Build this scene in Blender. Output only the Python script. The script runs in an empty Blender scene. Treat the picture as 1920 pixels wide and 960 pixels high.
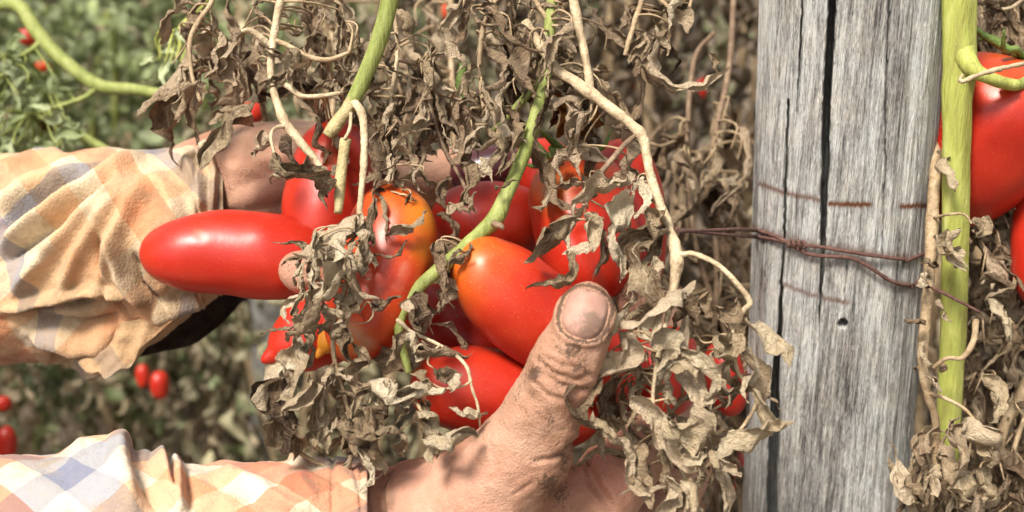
import bpy, math
import numpy as np
from mathutils import Vector

# ------------------------------------------------------------------ camera, sky, sun, exposure
SC = bpy.context.scene
COL = SC.collection
PITCH = math.radians(20.0)
LENS, W0 = 41.0, 1920.0
F = LENS / 36.0 * W0
CAM = np.array((0.0, 0.0, 0.95))
FW = np.array((0, math.cos(PITCH), -math.sin(PITCH)))
UP = np.array((0, math.sin(PITCH), math.cos(PITCH)))
RT = np.array((1.0, 0, 0))
cd = bpy.data.cameras.new('camera'); cam = bpy.data.objects.new('camera', cd); COL.objects.link(cam)
cam.location = CAM; cam.rotation_euler = (math.radians(90) - PITCH, 0, 0)
cd.lens = LENS; cd.sensor_width = 36; cd.clip_start = 0.02; cd.clip_end = 500
cd.dof.use_dof = True; cd.dof.focus_distance = 0.414; cd.dof.aperture_fstop = 10.5
SC.camera = cam
SUN_EL, SUN_AZ = math.radians(57), math.radians(217)     # azimuth clockwise from +Y: high, behind the camera, to its left
wd = bpy.data.worlds.new('World'); SC.world = wd; wd.use_nodes = True
wn = wd.node_tree.nodes; wl = wd.node_tree.links
sky = wn.new('ShaderNodeTexSky'); sky.sky_type = 'NISHITA'; sky.sun_disc = False
sky.sun_elevation = SUN_EL; sky.sun_rotation = SUN_AZ; sky.dust_density = 4.0; sky.air_density = 1.0
hs = wn.new('ShaderNodeHueSaturation'); hs.inputs['Saturation'].default_value = 0.12
wl.new(sky.outputs[0], hs.inputs['Color']); wl.new(hs.outputs[0], wn['Background'].inputs['Color'])
wn['Background'].inputs['Strength'].default_value = 0.085
sl = bpy.data.lights.new('sun', 'SUN'); sun = bpy.data.objects.new('sun', sl); COL.objects.link(sun)
sl.energy = 3.1; sl.angle = math.radians(15); sl.color = (1.0, 0.92, 0.82)
sdir = Vector((math.sin(SUN_AZ) * math.cos(SUN_EL), math.cos(SUN_AZ) * math.cos(SUN_EL), math.sin(SUN_EL)))
sun.rotation_euler = sdir.to_track_quat('Z', 'Y').to_euler(); sun.location = sdir * 5
SC.view_settings.view_transform = 'Standard'; SC.view_settings.look = 'None'
SC.view_settings.exposure = 1.1; SC.view_settings.gamma = 1.0; SC.view_settings.use_curve_mapping = False
SC.render.engine = 'CYCLES'; SC.cycles.use_denoising = True; SC.cycles.max_bounces = 7
SC.cycles.transparent_max_bounces = 6

# ------------------------------------------------------------------ helpers
def P(x, y, d):
    """photograph pixel + distance along the view axis -> world point"""
    x = np.asarray(x, float); y = np.asarray(y, float); d = np.asarray(d, float)
    return CAM + d[..., None] * (FW + RT * ((x - 960) / F)[..., None] + UP * ((480 - y) / F)[..., None])

def proj(v):
    r = np.asarray(v) - CAM
    d = r @ FW
    return 960 + F * (r @ RT) / d, 480 - F * (r @ UP) / d, d

def M(px, d=0.4):            # pixels -> metres at distance d
    return px * d / F

def nrm(a):
    return a / (np.linalg.norm(a, axis=-1, keepdims=True) + 1e-12)

def hash3(i, j, k, s):
    n = (i * 374761393 + j * 668265263 + k * 1274126177 + s * 974711) & 0x7fffffff
    n = ((n ^ (n >> 13)) * 1274126177) & 0x7fffffff
    return ((n ^ (n >> 16)) & 0xffff) / 32767.5 - 1.0

def noise3(p, s=0):
    p = np.asarray(p, float); i = np.floor(p).astype(np.int64); f = p - i
    f = f * f * (3 - 2 * f); out = 0
    for a in (0, 1):
        for b in (0, 1):
            for c in (0, 1):
                w = (f[..., 0] if a else 1 - f[..., 0]) * (f[..., 1] if b else 1 - f[..., 1]) * (f[..., 2] if c else 1 - f[..., 2])
                out = out + w * hash3(i[..., 0] + a, i[..., 1] + b, i[..., 2] + c, s)
    return out

def fbm(p, s=0, o=3):
    return sum(noise3(np.asarray(p) * 2.03 ** i, s + 17 * i) * 0.5 ** i for i in range(o))

def catmull(pts, n):
    p = np.asarray(pts, float)
    q = np.vstack([2 * p[0] - p[1], p, 2 * p[-1] - p[-2]])
    seg = len(p) - 1
    t = np.linspace(0, seg, n); k = np.minimum(t.astype(int), seg - 1); u = (t - k)[:, None]
    a, b, c, d = q[k], q[k + 1], q[k + 2], q[k + 3]
    return 0.5 * (2 * b + (c - a) * u + (2 * a - 5 * b + 4 * c - d) * u ** 2 + (3 * b - a - 3 * c + d) * u ** 3)

ROOT = {}
def fast_mesh(me, v, f):
    if isinstance(f, list):
        tot = np.fromiter((len(q) for q in f), np.int32, len(f)); lv = np.fromiter((i for q in f for i in q), np.int32, int(tot.sum()))
    else:
        tot = np.full(len(f), f.shape[1], np.int32); lv = np.ascontiguousarray(f, np.int32).ravel()
    me.vertices.add(len(v)); me.vertices.foreach_set('co', np.ascontiguousarray(v, np.float32).ravel())
    me.loops.add(len(lv)); me.loops.foreach_set('vertex_index', lv)
    me.polygons.add(len(tot)); me.polygons.foreach_set('loop_start', np.concatenate([[0], np.cumsum(tot)[:-1]]).astype(np.int32))
    me.update(calc_edges=True)
def obj(name, v, f, mat, parent=None, smooth=True, uv=None, attrs=None, kind=None):
    """one mesh object from world coordinates, its origin at the thing's base"""
    v = np.asarray(v, float)
    if parent is None:
        org = np.array((v[:, 0].mean(), v[:, 1].mean(), v[:, 2].min()))
    else:
        org = ROOT[parent.name]
    me = bpy.data.meshes.new(name); fast_mesh(me, v - org, f)
    if smooth: me.polygons.foreach_set('use_smooth', [True] * len(me.polygons))
    if uv is not None:
        l = me.uv_layers.new(name='UVMap'); idx = np.empty(len(me.loops), np.int32); me.loops.foreach_get('vertex_index', idx)
        l.data.foreach_set('uv', np.asarray(uv, np.float32)[idx].ravel())
    for k, a in (attrs or {}).items():
        at = me.attributes.new(k, 'FLOAT', 'POINT'); at.data.foreach_set('value', np.asarray(a, np.float32))
    me.materials.append(mat); me.update()
    o = bpy.data.objects.new(name, me); COL.objects.link(o)
    if parent is None: o.location = org
    else: o.parent = parent
    ROOT[o.name] = org
    if kind: o['kind'] = kind
    return o

def thing(name, base, label, cat, group=None):
    o = bpy.data.objects.new(name, None); COL.objects.link(o); o.location = base; o.empty_display_size = 0.01
    ROOT[o.name] = np.array(base, float)
    return tag(o, label, cat, group)

def tag(o, label, cat, group=None):
    o['label'] = label; o['category'] = cat
    if group: o['group'] = group
    return o

def grid_faces(n, m, wrap=False):
    i, j = np.meshgrid(np.arange(n - 1), np.arange(m if wrap else m - 1), indexing='ij')
    j2 = (j + 1) % m
    return np.stack([i * m + j, i * m + j2, (i + 1) * m + j2, (i + 1) * m + j], -1).reshape(-1, 4)

def tube_geo(pts, rad, n=24, seg=10, rough=0.0, seed=0, cap=True, ribs=0.0):
    """tapered tube along a smooth path; ends closed"""
    q = catmull(np.column_stack([np.asarray(pts, float), np.asarray(rad, float)]), n)
    c, r = q[:, :3], np.maximum(q[:, 3], 1e-5)
    t = nrm(np.gradient(c, axis=0))
    ref = np.array((0.13, -0.97, 0.21)); s = nrm(np.cross(t, ref)); b = np.cross(t, s)
    a = np.linspace(0, 2 * np.pi, seg, endpoint=False)
    ring = (s[:, None] * np.cos(a)[None, :, None] + b[:, None] * np.sin(a)[None, :, None])
    rr = np.repeat(r[:, None], seg, 1)
    if rough:
        rr = rr * (1 + rough * fbm((c[:, None] + ring * r[:, None, None]) / (r.mean() * 2.2), seed, 2))
    if ribs: rr = rr * (1 + ribs * np.cos(5 * a + .6)[None])
    v = (c[:, None] + ring * rr[..., None]).reshape(-1, 3)
    f = grid_faces(n, seg, True).tolist()
    if cap:
        k = len(v); v = np.vstack([v, c[:1], c[-1:]])
        for j in range(seg):
            f.append([k, (j + 1) % seg, j]); f.append([k + 1, (n - 1) * seg + j, (n - 1) * seg + (j + 1) % seg])
    return v, f

def join_geo(parts):
    V, Fs, o = [], [], 0
    for v, f in parts:
        V.append(v); Fs += [[i + o for i in q] for q in f]; o += len(v)
    return np.vstack(V), Fs

def pxpath(path):
    """[(px,py,d,radius px)] -> world points, radii in metres"""
    a = np.asarray(path, float)
    return P(a[:, 0], a[:, 1], a[:, 2]), a[:, 3] * a[:, 2] / F

def seg_dist(x, y, line):
    """distance in px to a polyline, and position 0..1 along it"""
    best = np.full(np.shape(x), 1e9); tt = np.zeros(np.shape(x)); n = len(line) - 1
    for i in range(n):
        ax, ay = line[i]; bx, by = line[i + 1]
        dx, dy = bx - ax, by - ay
        t = np.clip(((x - ax) * dx + (y - ay) * dy) / (dx * dx + dy * dy + 1e-9), 0, 1)
        q = np.hypot(x - ax - t * dx, y - ay - t * dy)
        m = q < best; best = np.where(m, q, best); tt = np.where(m, (i + t) / n, tt)
    return best, tt

# ------------------------------------------------------------------ materials
def mat(name):
    m = bpy.data.materials.new(name); m.use_nodes = True
    return m, m.node_tree.nodes, m.node_tree.links, m.node_tree.nodes['Principled BSDF']

def N(ns, t, **kw):
    n = ns.new(t)
    for k, v in kw.items():
        if k in n.inputs: n.inputs[k].default_value = v
        else: setattr(n, k, v)
    return n

def ramp(ns, stops, interp='LINEAR'):
    r = ns.new('ShaderNodeValToRGB'); r.color_ramp.interpolation = interp
    e = r.color_ramp.elements
    while len(e) > 1: e.remove(e[-1])
    e[0].position = stops[0][0]; e[0].color = (*stops[0][1], 1)
    for p, c in stops[1:]:
        q = e.new(p); q.color = (*c, 1)
    return r

def mixc(ns, ls, fac, a, b, mode='MIX'):
    n = ns.new('ShaderNodeMix'); n.data_type = 'RGBA'; n.blend_type = mode
    for sock, val in ((n.inputs[0], fac), (n.inputs[6], a), (n.inputs[7], b)):
        if hasattr(val, 'links'): ls.new(val, sock)
        else: sock.default_value = val if isinstance(val, (int, float)) else (*val, 1)
    return n.outputs[2]

def math_(ns, ls, op, a, b=None, c=None):
    n = ns.new('ShaderNodeMath'); n.operation = op
    for s, v in zip(n.inputs, (a, b, c)):
        if v is None: continue
        if hasattr(v, 'links'): ls.new(v, s)
        else: s.default_value = v
    return n.outputs[0]

def noise_tex(ns, ls, scale, detail=4, rough=0.6, vec=None, coord='Object', stretch=None):
    if vec is None:
        vec = ns.new('ShaderNodeTexCoord').outputs[coord]
    if stretch:
        mp = ns.new('ShaderNodeMapping'); mp.inputs['Scale'].default_value = stretch; ls.new(vec, mp.inputs[0]); vec = mp.outputs[0]
    n = N(ns, 'ShaderNodeTexNoise', Scale=scale, Detail=detail, Roughness=rough); ls.new(vec, n.inputs['Vector'])
    return n.outputs[0]

def bump(ns, ls, bs, h, dist, strength=1.0):
    b = N(ns, 'ShaderNodeBump', Strength=strength, Distance=dist); ls.new(h, b.inputs['Height']); ls.new(b.outputs[0], bs.inputs['Normal'])
    return b

def attr(ns, name):
    n = ns.new('ShaderNodeAttribute'); n.attribute_name = name; return n.outputs['Fac']

def dry_leaf_mat(name, dark, mid, pale, trans=0.1):
    m, ns, ls, bs = mat(name)
    oi = ns.new('ShaderNodeObjectInfo')
    n1 = noise_tex(ns, ls, 90, 5, 0.7); n2 = noise_tex(ns, ls, 480, 5, 0.7)
    v = math_(ns, ls, 'ADD', math_(ns, ls, 'MULTIPLY', oi.outputs['Random'], 0.42), math_(ns, ls, 'MULTIPLY', n1, 0.62))
    v = math_(ns, ls, 'ADD', v, math_(ns, ls, 'MULTIPLY', n2, 0.32))
    r = ramp(ns, [(0.42, dark), (0.62, mid), (0.92, pale)]); ls.new(v, r.inputs[0])
    # veins from the blade's own coordinates
    uv = ns.new('ShaderNodeUVMap'); sp = ns.new('ShaderNodeSeparateXYZ'); ls.new(uv.outputs[0], sp.inputs[0])
    av = math_(ns, ls, 'ABSOLUTE', math_(ns, ls, 'SUBTRACT', sp.outputs[1], 0.5))
    ph = math_(ns, ls, 'SUBTRACT', math_(ns, ls, 'MULTIPLY', sp.outputs[0], 34.0), math_(ns, ls, 'MULTIPLY', av, 46.0))
    vein = math_(ns, ls, 'POWER', math_(ns, ls, 'ABSOLUTE', math_(ns, ls, 'COSINE', math_(ns, ls, 'MULTIPLY', ph, 0.5))), 14.0)
    rib = math_(ns, ls, 'LESS_THAN', av, 0.025)
    vv = math_(ns, ls, 'MAXIMUM', math_(ns, ls, 'MULTIPLY', vein, 0.4), rib)
    col = mixc(ns, ls, math_(ns, ls, 'MULTIPLY', vv, 0.45), r.outputs[0], pale)
    ls.new(col, bs.inputs['Base Color']); bs.inputs['Roughness'].default_value = 0.62
    bs.inputs['Specular IOR Level'].default_value = 0.3
    h = math_(ns, ls, 'ADD', math_(ns, ls, 'MULTIPLY', n2, 1.0), math_(ns, ls, 'ADD', n1, math_(ns, ls, 'MULTIPLY', vv, 0.18)))
    b = bump(ns, ls, bs, h, 0.0038)
    tr = ns.new('ShaderNodeBsdfTranslucent'); ls.new(col, tr.inputs[0]); ls.new(b.outputs[0], tr.inputs['Normal'])
    mx = N(ns, 'ShaderNodeMixShader', Fac=trans); ls.new(bs.outputs[0], mx.inputs[1]); ls.new(tr.outputs[0], mx.inputs[2])
    ls.new(mx.outputs[0], ns['Material Output'].inputs[0])
    return m

LEAF_PALE = dry_leaf_mat('dry_leaf_pale', (0.12, 0.07, 0.034), (0.52, 0.40, 0.245), (0.82, 0.70, 0.50))
LEAF_TAN = dry_leaf_mat('dry_leaf_tan', (0.085, 0.048, 0.025), (0.39, 0.28, 0.165), (0.72, 0.58, 0.40))
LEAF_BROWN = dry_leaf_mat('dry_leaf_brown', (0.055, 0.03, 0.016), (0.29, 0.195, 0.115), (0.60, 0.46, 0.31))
LEAF_RUST = dry_leaf_mat('dry_leaf_rust', (0.05, 0.015, 0.006), (0.18, 0.05, 0.012), (0.42, 0.17, 0.03))

def stem_mat(name, c1, c2, c3, scale=160, spec=0.35, stretch=None):
    m, ns, ls, bs = mat(name)
    n1 = noise_tex(ns, ls, scale, 5, 0.65, stretch=stretch); n2 = noise_tex(ns, ls, scale * 6, 3, 0.6, stretch=stretch)
    r = ramp(ns, [(0.28, c1), (0.5, c2), (0.75, c3)]); ls.new(math_(ns, ls, 'ADD', math_(ns, ls, 'MULTIPLY', n1, 0.75), math_(ns, ls, 'MULTIPLY', n2, 0.25)), r.inputs[0])
    ls.new(r.outputs[0], bs.inputs['Base Color']); bs.inputs['Roughness'].default_value = 0.6
    bs.inputs['Specular IOR Level'].default_value = spec
    bump(ns, ls, bs, math_(ns, ls, 'ADD', n1, n2), 0.0006)
    return m

STEM_GREEN = stem_mat('green_stem', (0.12, 0.145, 0.03), (0.24, 0.275, 0.07), (0.40, 0.41, 0.16), 150, stretch=(1, 1, .2))
STEM_YELLOW = stem_mat('yellow_green_stem', (0.20, 0.175, 0.05), (0.36, 0.39, 0.085), (0.52, 0.52, 0.19), 190, stretch=(1, 1, .12))
STEM_BONE = stem_mat('dry_pale_stem', (0.16, 0.10, 0.055), (0.45, 0.35, 0.215), (0.68, 0.58, 0.40))
STEM_TAN = stem_mat('dry_tan_stem', (0.16, 0.10, 0.055), (0.36, 0.26, 0.15), (0.58, 0.46, 0.30))
STEM_BROWN = stem_mat('dry_brown_twig', (0.08, 0.05, 0.03), (0.20, 0.13, 0.08), (0.36, 0.27, 0.17))
STEM_WOODY = stem_mat('woody_fork', (0.17, 0.13, 0.05), (0.38, 0.31, 0.15), (0.56, 0.48, 0.26))

def hair_mat():
    m, ns, ls, bs = mat('stem_hair'); bs.inputs['Base Color'].default_value = (0.75, 0.75, 0.6, 1); bs.inputs['Roughness'].default_value = 0.5
    return m
HAIR = hair_mat()

def tomato_mat():
    m, ns, ls, bs = mat('tomato_skin')
    rp = attr(ns, 'unripe'); n1 = noise_tex(ns, ls, 55, 3, 0.5); n2 = noise_tex(ns, ls, 900, 2, 0.5); n3 = noise_tex(ns, ls, 1500, 1, 0.5)
    u = math_(ns, ls, 'ADD', rp, math_(ns, ls, 'MULTIPLY', math_(ns, ls, 'SUBTRACT', n1, 0.5), 0.45))
    r = ramp(ns, [(0.0, (0.38, 0.016, 0.007)), (0.22, (0.46, 0.031, 0.010)), (0.5, (0.50, 0.075, 0.009)), (0.75, (0.55, 0.15, 0.012)), (1.0, (0.60, 0.25, 0.018))])
    ls.new(u, r.inputs[0])
    sp = math_(ns, ls, 'MULTIPLY', math_(ns, ls, 'GREATER_THAN', n3, 0.68), math_(ns, ls, 'ADD', 0.08, math_(ns, ls, 'MULTIPLY', rp, 0.6)))
    col = mixc(ns, ls, sp, r.outputs[0], (0.75, 0.30, 0.10))
    sc = attr(ns, 'scar'); scn = math_(ns, ls, 'MULTIPLY', sc, math_(ns, ls, 'ADD', 0.35, n1))
    col = mixc(ns, ls, math_(ns, ls, 'MINIMUM', scn, 1.0), col, (0.45, 0.27, 0.17))
    nd = noise_tex(ns, ls, 260, 6, 0.8); dc = ns.new('ShaderNodeClamp'); ls.new(math_(ns, ls, 'MULTIPLY', math_(ns, ls, 'SUBTRACT', nd, 0.60), 3.0), dc.inputs[0])
    col = mixc(ns, ls, math_(ns, ls, 'MULTIPLY', dc.outputs[0], 0.12), col, (0.42, 0.24, 0.15))
    ls.new(col, bs.inputs['Base Color'])
    bs.inputs['Roughness'].default_value = 0.33
    ls.new(math_(ns, ls, 'ADD', 0.30, math_(ns, ls, 'MULTIPLY', n1, 0.14)), bs.inputs['Roughness'])
    bs.inputs['Subsurface Weight'].default_value = 0.12; bs.inputs['Subsurface Radius'].default_value = (0.006, 0.0012, 0.0008); bs.inputs['Subsurface Scale'].default_value = 1.0
    bs.inputs['Specular IOR Level'].default_value = 0.4; bs.inputs['Coat Weight'].default_value = 0.08; bs.inputs['Coat Roughness'].default_value = 0.3
    bump(ns, ls, bs, math_(ns, ls, 'ADD', math_(ns, ls, 'MULTIPLY', n2, 0.06), n1), 0.0004)
    return m
TOMATO = tomato_mat()
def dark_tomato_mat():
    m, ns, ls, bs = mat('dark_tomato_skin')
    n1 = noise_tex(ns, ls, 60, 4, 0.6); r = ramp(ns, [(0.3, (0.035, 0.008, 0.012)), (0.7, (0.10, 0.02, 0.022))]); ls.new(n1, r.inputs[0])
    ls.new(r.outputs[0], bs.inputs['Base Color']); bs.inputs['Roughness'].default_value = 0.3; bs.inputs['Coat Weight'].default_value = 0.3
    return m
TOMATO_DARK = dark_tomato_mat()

def skin_mat():
    m, ns, ls, bs = mat('weathered_skin')
    n1 = noise_tex(ns, ls, 45, 4, 0.6); n2 = noise_tex(ns, ls, 1000, 5, 0.8); n3 = noise_tex(ns, ls, 190, 6, 0.8); n4 = noise_tex(ns, ls, 1500, 3, 0.7)
    r = ramp(ns, [(0.3, (0.35, 0.16, 0.10)), (0.5, (0.455, 0.25, 0.165)), (0.72, (0.57, 0.37, 0.265))]); ls.new(math_(ns, ls, 'ADD', math_(ns, ls, 'MULTIPLY', n1, 0.8), math_(ns, ls, 'MULTIPLY', n3, 0.2)), r.inputs[0])
    red = attr(ns, 'red'); col = mixc(ns, ls, math_(ns, ls, 'MULTIPLY', red, 0.6), r.outputs[0], (0.55, 0.20, 0.15))
    dirt = attr(ns, 'dirt')
    a = math_(ns, ls, 'ADD', math_(ns, ls, 'MULTIPLY', n2, 0.55), math_(ns, ls, 'MULTIPLY', n3, 0.45))
    thr = math_(ns, ls, 'SUBTRACT', 0.66, math_(ns, ls, 'MULTIPLY', dirt, 0.24))
    d = math_(ns, ls, 'MULTIPLY', math_(ns, ls, 'SUBTRACT', a, thr), 17.0)
    cl = ns.new('ShaderNodeClamp'); ls.new(d, cl.inputs[0])
    soft = mixc(ns, ls, math_(ns, ls, 'MULTIPLY', dirt, 0.58), col, (0.27, 0.15, 0.08))
    col = mixc(ns, ls, math_(ns, ls, 'MULTIPLY', cl.outputs[0], 0.85), soft, (0.07, 0.038, 0.022))
    ls.new(col, bs.inputs['Base Color']); bs.inputs['Roughness'].default_value = 0.52
    bs.inputs['Subsurface Weight'].default_value = 0.12; bs.inputs['Subsurface Radius'].default_value = (0.004, 0.0015, 0.0008); bs.inputs['Subsurface Scale'].default_value = 0.8
    bs.inputs['Specular IOR Level'].default_value = 0.4
    vo = N(ns, 'ShaderNodeTexVoronoi', Scale=1100); ls.new(ns.new('ShaderNodeTexCoord').outputs['Object'], vo.inputs[0])
    h = math_(ns, ls, 'ADD', math_(ns, ls, 'MULTIPLY', vo.outputs[0], 0.35), math_(ns, ls, 'ADD', math_(ns, ls, 'MULTIPLY', n3, 1.5), math_(ns, ls, 'MULTIPLY', n4, 1.2)))
    bump(ns, ls, bs, h, 0.0004)
    return m
SKIN = skin_mat()
def nail_mat():
    m, ns, ls, bs = mat('dirty_nail')
    n1 = noise_tex(ns, ls, 230, 6, 0.75); n2 = noise_tex(ns, ls, 80, 3, 0.5)
    dirt = attr(ns, 'dirt')
    r = ramp(ns, [(0.35, (0.31, 0.165, 0.12)), (0.65, (0.44, 0.27, 0.21))]); ls.new(n2, r.inputs[0])
    d = math_(ns, ls, 'MULTIPLY', math_(ns, ls, 'SUBTRACT', math_(ns, ls, 'ADD', n1, math_(ns, ls, 'MULTIPLY', dirt, 0.33)), 0.62), 6.0)
    cl = ns.new('ShaderNodeClamp'); ls.new(d, cl.inputs[0])
    ls.new(mixc(ns, ls, math_(ns, ls, 'MULTIPLY', cl.outputs[0], 0.7), r.outputs[0], (0.13, 0.085, 0.06)), bs.inputs['Base Color'])
    bs.inputs['Roughness'].default_value = 0.5; bs.inputs['Specular IOR Level'].default_value = 0.3; bs.inputs['Subsurface Weight'].default_value = 0.1; bs.inputs['Subsurface Radius'].default_value = (0.003, 0.001, 0.0006); bs.inputs['Subsurface Scale'].default_value = 0.6
    bump(ns, ls, bs, n1, 0.0002)
    return m
NAIL = nail_mat()

def plaid_mat(name, dirty, rot, st):
    m, ns, ls, bs = mat(name)
    uv = ns.new('ShaderNodeUVMap'); mp = ns.new('ShaderNodeMapping'); mp.inputs['Rotation'].default_value = (0, 0, rot)
    mp.inputs['Scale'].default_value = (1 / 0.092, 1 / 0.092, 1); ls.new(uv.outputs[0], mp.inputs[0])
    sp = ns.new('ShaderNodeSeparateXYZ'); ls.new(mp.outputs[0], sp.inputs[0])
    cs = []
    for k in (0, 1):
        fr = math_(ns, ls, 'FRACT', math_(ns, ls, 'ADD', sp.outputs[k], 0.31 * k)); r = ramp(ns, st, 'CONSTANT'); ls.new(fr, r.inputs[0]); cs.append(r.outputs[0])
    col = mixc(ns, ls, 1.0, cs[0], cs[1], 'MULTIPLY')
    n1 = noise_tex(ns, ls, 28, 6, 0.7); n2 = noise_tex(ns, ls, 900, 3, 0.6); n3 = noise_tex(ns, ls, 120, 5, 0.7)
    d = math_(ns, ls, 'MULTIPLY', math_(ns, ls, 'SUBTRACT', math_(ns, ls, 'ADD', math_(ns, ls, 'MULTIPLY', n1, 0.7), math_(ns, ls, 'MULTIPLY', n3, 0.3)), 0.60 - dirty * 0.3), 5.0)
    cl = ns.new('ShaderNodeClamp'); ls.new(d, cl.inputs[0])
    col = mixc(ns, ls, math_(ns, ls, 'MULTIPLY', cl.outputs[0], 0.5 + dirty * 0.35), col, (0.42, 0.29, 0.17))
    n5 = noise_tex(ns, ls, 55, 7, 0.75); c5 = ns.new('ShaderNodeClamp'); ls.new(math_(ns, ls, 'MULTIPLY', math_(ns, ls, 'SUBTRACT', n5, 0.60 - dirty * 0.16), 6.0), c5.inputs[0])
    col = mixc(ns, ls, math_(ns, ls, 'MULTIPLY', c5.outputs[0], 0.25 + dirty * 0.5), col, (0.17, 0.115, 0.065))
    col = mixc(ns, ls, math_(ns, ls, 'MULTIPLY', n2, 0.25), col, (0.30, 0.22, 0.15))
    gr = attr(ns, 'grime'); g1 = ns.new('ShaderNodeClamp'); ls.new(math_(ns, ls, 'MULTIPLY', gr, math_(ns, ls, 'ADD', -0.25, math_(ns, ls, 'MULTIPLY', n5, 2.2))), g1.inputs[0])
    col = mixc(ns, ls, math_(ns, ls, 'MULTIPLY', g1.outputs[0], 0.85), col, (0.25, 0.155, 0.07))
    ls.new(col, bs.inputs['Base Color']); bs.inputs['Roughness'].default_value = 0.85
    bs.inputs['Sheen Weight'].default_value = 0.15
    wv = math_(ns, ls, 'ADD', n2, math_(ns, ls, 'MULTIPLY', n3, 0.9)); bump(ns, ls, bs, wv, 0.0006)
    return m
def shade_and_dark_mat():
    m, ns, ls, bs = mat('cuff_shade_and_dark_cloth'); n1 = noise_tex(ns, ls, 140, 5, 0.7); r = ramp(ns, [(0.35, (0.010, 0.006, 0.005)), (0.7, (0.045, 0.03, 0.022))]); ls.new(n1, r.inputs[0])
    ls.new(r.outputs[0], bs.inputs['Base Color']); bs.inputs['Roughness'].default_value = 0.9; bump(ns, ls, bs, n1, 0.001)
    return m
SHADE_AND_DARK = shade_and_dark_mat()  # near-black colour painting the shade inside the far cuff; also trousers and hair
PLAID_LOW = plaid_mat('plaid_cloth', 0.42, math.radians(40), [(0.0, (0.84, 0.79, 0.70)), (0.167, (0.76, 0.32, 0.22)), (0.333, (0.84, 0.77, 0.66)), (0.5, (0.36, 0.42, 0.54)), (0.667, (0.84, 0.79, 0.70)), (0.833, (0.82, 0.54, 0.37))])
PLAID_UP = plaid_mat('dirty_plaid_cloth', 0.62, math.radians(32), [(0.0, (0.85, 0.78, 0.65)), (0.15, (0.78, 0.42, 0.25)), (0.36, (0.85, 0.76, 0.62)), (0.5, (0.27, 0.33, 0.48)), (0.60, (0.85, 0.78, 0.65)), (0.80, (0.80, 0.54, 0.34))])

def wood_mat():
    m, ns, ls, bs = mat('weathered_grey_wood')
    n1 = noise_tex(ns, ls, 1.0, 8, 0.72, stretch=(420, 420, 14)); n2 = noise_tex(ns, ls, 1.0, 5, 0.6, stretch=(60, 60, 9)); n3 = noise_tex(ns, ls, 1.0, 4, 0.7, stretch=(1500, 1500, 60))
    n4 = noise_tex(ns, ls, 60, 5, 0.7); n5 = noise_tex(ns, ls, 1.0, 5, 0.75, stretch=(750, 750, 110)); n6 = noise_tex(ns, ls, 1.0, 3, 0.6, stretch=(2200, 2200, 500))
    v = math_(ns, ls, 'ADD', math_(ns, ls, 'MULTIPLY', n1, 0.29), math_(ns, ls, 'ADD', math_(ns, ls, 'MULTIPLY', n2, 0.24), math_(ns, ls, 'MULTIPLY', n3, 0.13)))
    v = math_(ns, ls, 'ADD', v, math_(ns, ls, 'ADD', math_(ns, ls, 'MULTIPLY', n5, 0.22), math_(ns, ls, 'MULTIPLY', n6, 0.12)))
    r = ramp(ns, [(0.38, (0.035, 0.033, 0.034)), (0.435, (0.15, 0.145, 0.14)), (0.485, (0.42, 0.408, 0.39)), (0.545, (0.82, 0.80, 0.76))]); ls.new(v, r.inputs[0])
    rt = ramp(ns, [(0.35, (1.0, 0.95, 0.88)), (0.62, (0.94, 1.0, 1.02))]); ls.new(math_(ns, ls, 'ADD', math_(ns, ls, 'MULTIPLY', n4, 0.6), math_(ns, ls, 'MULTIPLY', n2, 0.4)), rt.inputs[0])
    col = mixc(ns, ls, 1.0, r.outputs[0], rt.outputs[0], 'MULTIPLY')
    rust = attr(ns, 'rust'); rr = math_(ns, ls, 'MULTIPLY', rust, math_(ns, ls, 'ADD', 0.45, math_(ns, ls, 'MULTIPLY', n1, 1.2)))
    col = mixc(ns, ls, math_(ns, ls, 'MINIMUM', rr, 1.0), col, (0.17, 0.06, 0.022))
    ls.new(col, bs.inputs['Base Color']); bs.inputs['Roughness'].default_value = 0.8; bs.inputs['Specular IOR Level'].default_value = 0.25
    bump(ns, ls, bs, math_(ns, ls, 'ADD', n1, math_(ns, ls, 'ADD', n3, math_(ns, ls, 'MULTIPLY', n5, 1.2))), 0.0020)
    return m
WOOD = wood_mat()
WIRE = stem_mat('rusty_wire', (0.05, 0.022, 0.016), (0.13, 0.062, 0.048), (0.24, 0.135, 0.11), 500)
CALYX = stem_mat('calyx_green', (0.06, 0.11, 0.02), (0.13, 0.20, 0.04), (0.25, 0.32, 0.09))

def soil_mat():
    m, ns, ls, bs = mat('dry_soil')
    n1 = noise_tex(ns, ls, 6, 8, 0.7); r = ramp(ns, [(0.3, (0.07, 0.05, 0.033)), (0.55, (0.17, 0.125, 0.085)), (0.75, (0.30, 0.24, 0.17))]); ls.new(n1, r.inputs[0])
    ls.new(r.outputs[0], bs.inputs['Base Color']); bs.inputs['Roughness'].default_value = 0.95; bump(ns, ls, bs, n1, 0.05)
    return m
SOIL = soil_mat()
def green_leaf_mat(name, c):
    m, ns, ls, bs = mat(name)
    n1 = noise_tex(ns, ls, 12, 4, 0.6); r = ramp(ns, [(0.3, tuple(x * 0.45 for x in c)), (0.52, c), (0.75, tuple(min(1, x * 2.1) for x in c))]); ls.new(n1, r.inputs[0])
    ls.new(r.outputs[0], bs.inputs['Base Color']); bs.inputs['Roughness'].default_value = 0.6
    tr = ns.new('ShaderNodeBsdfTranslucent'); ls.new(r.outputs[0], tr.inputs[0])
    mx = N(ns, 'ShaderNodeMixShader', Fac=0.25); ls.new(bs.outputs[0], mx.inputs[1]); ls.new(tr.outputs[0], mx.inputs[2]); ls.new(mx.outputs[0], ns['Material Output'].inputs[0])
    return m
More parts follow.
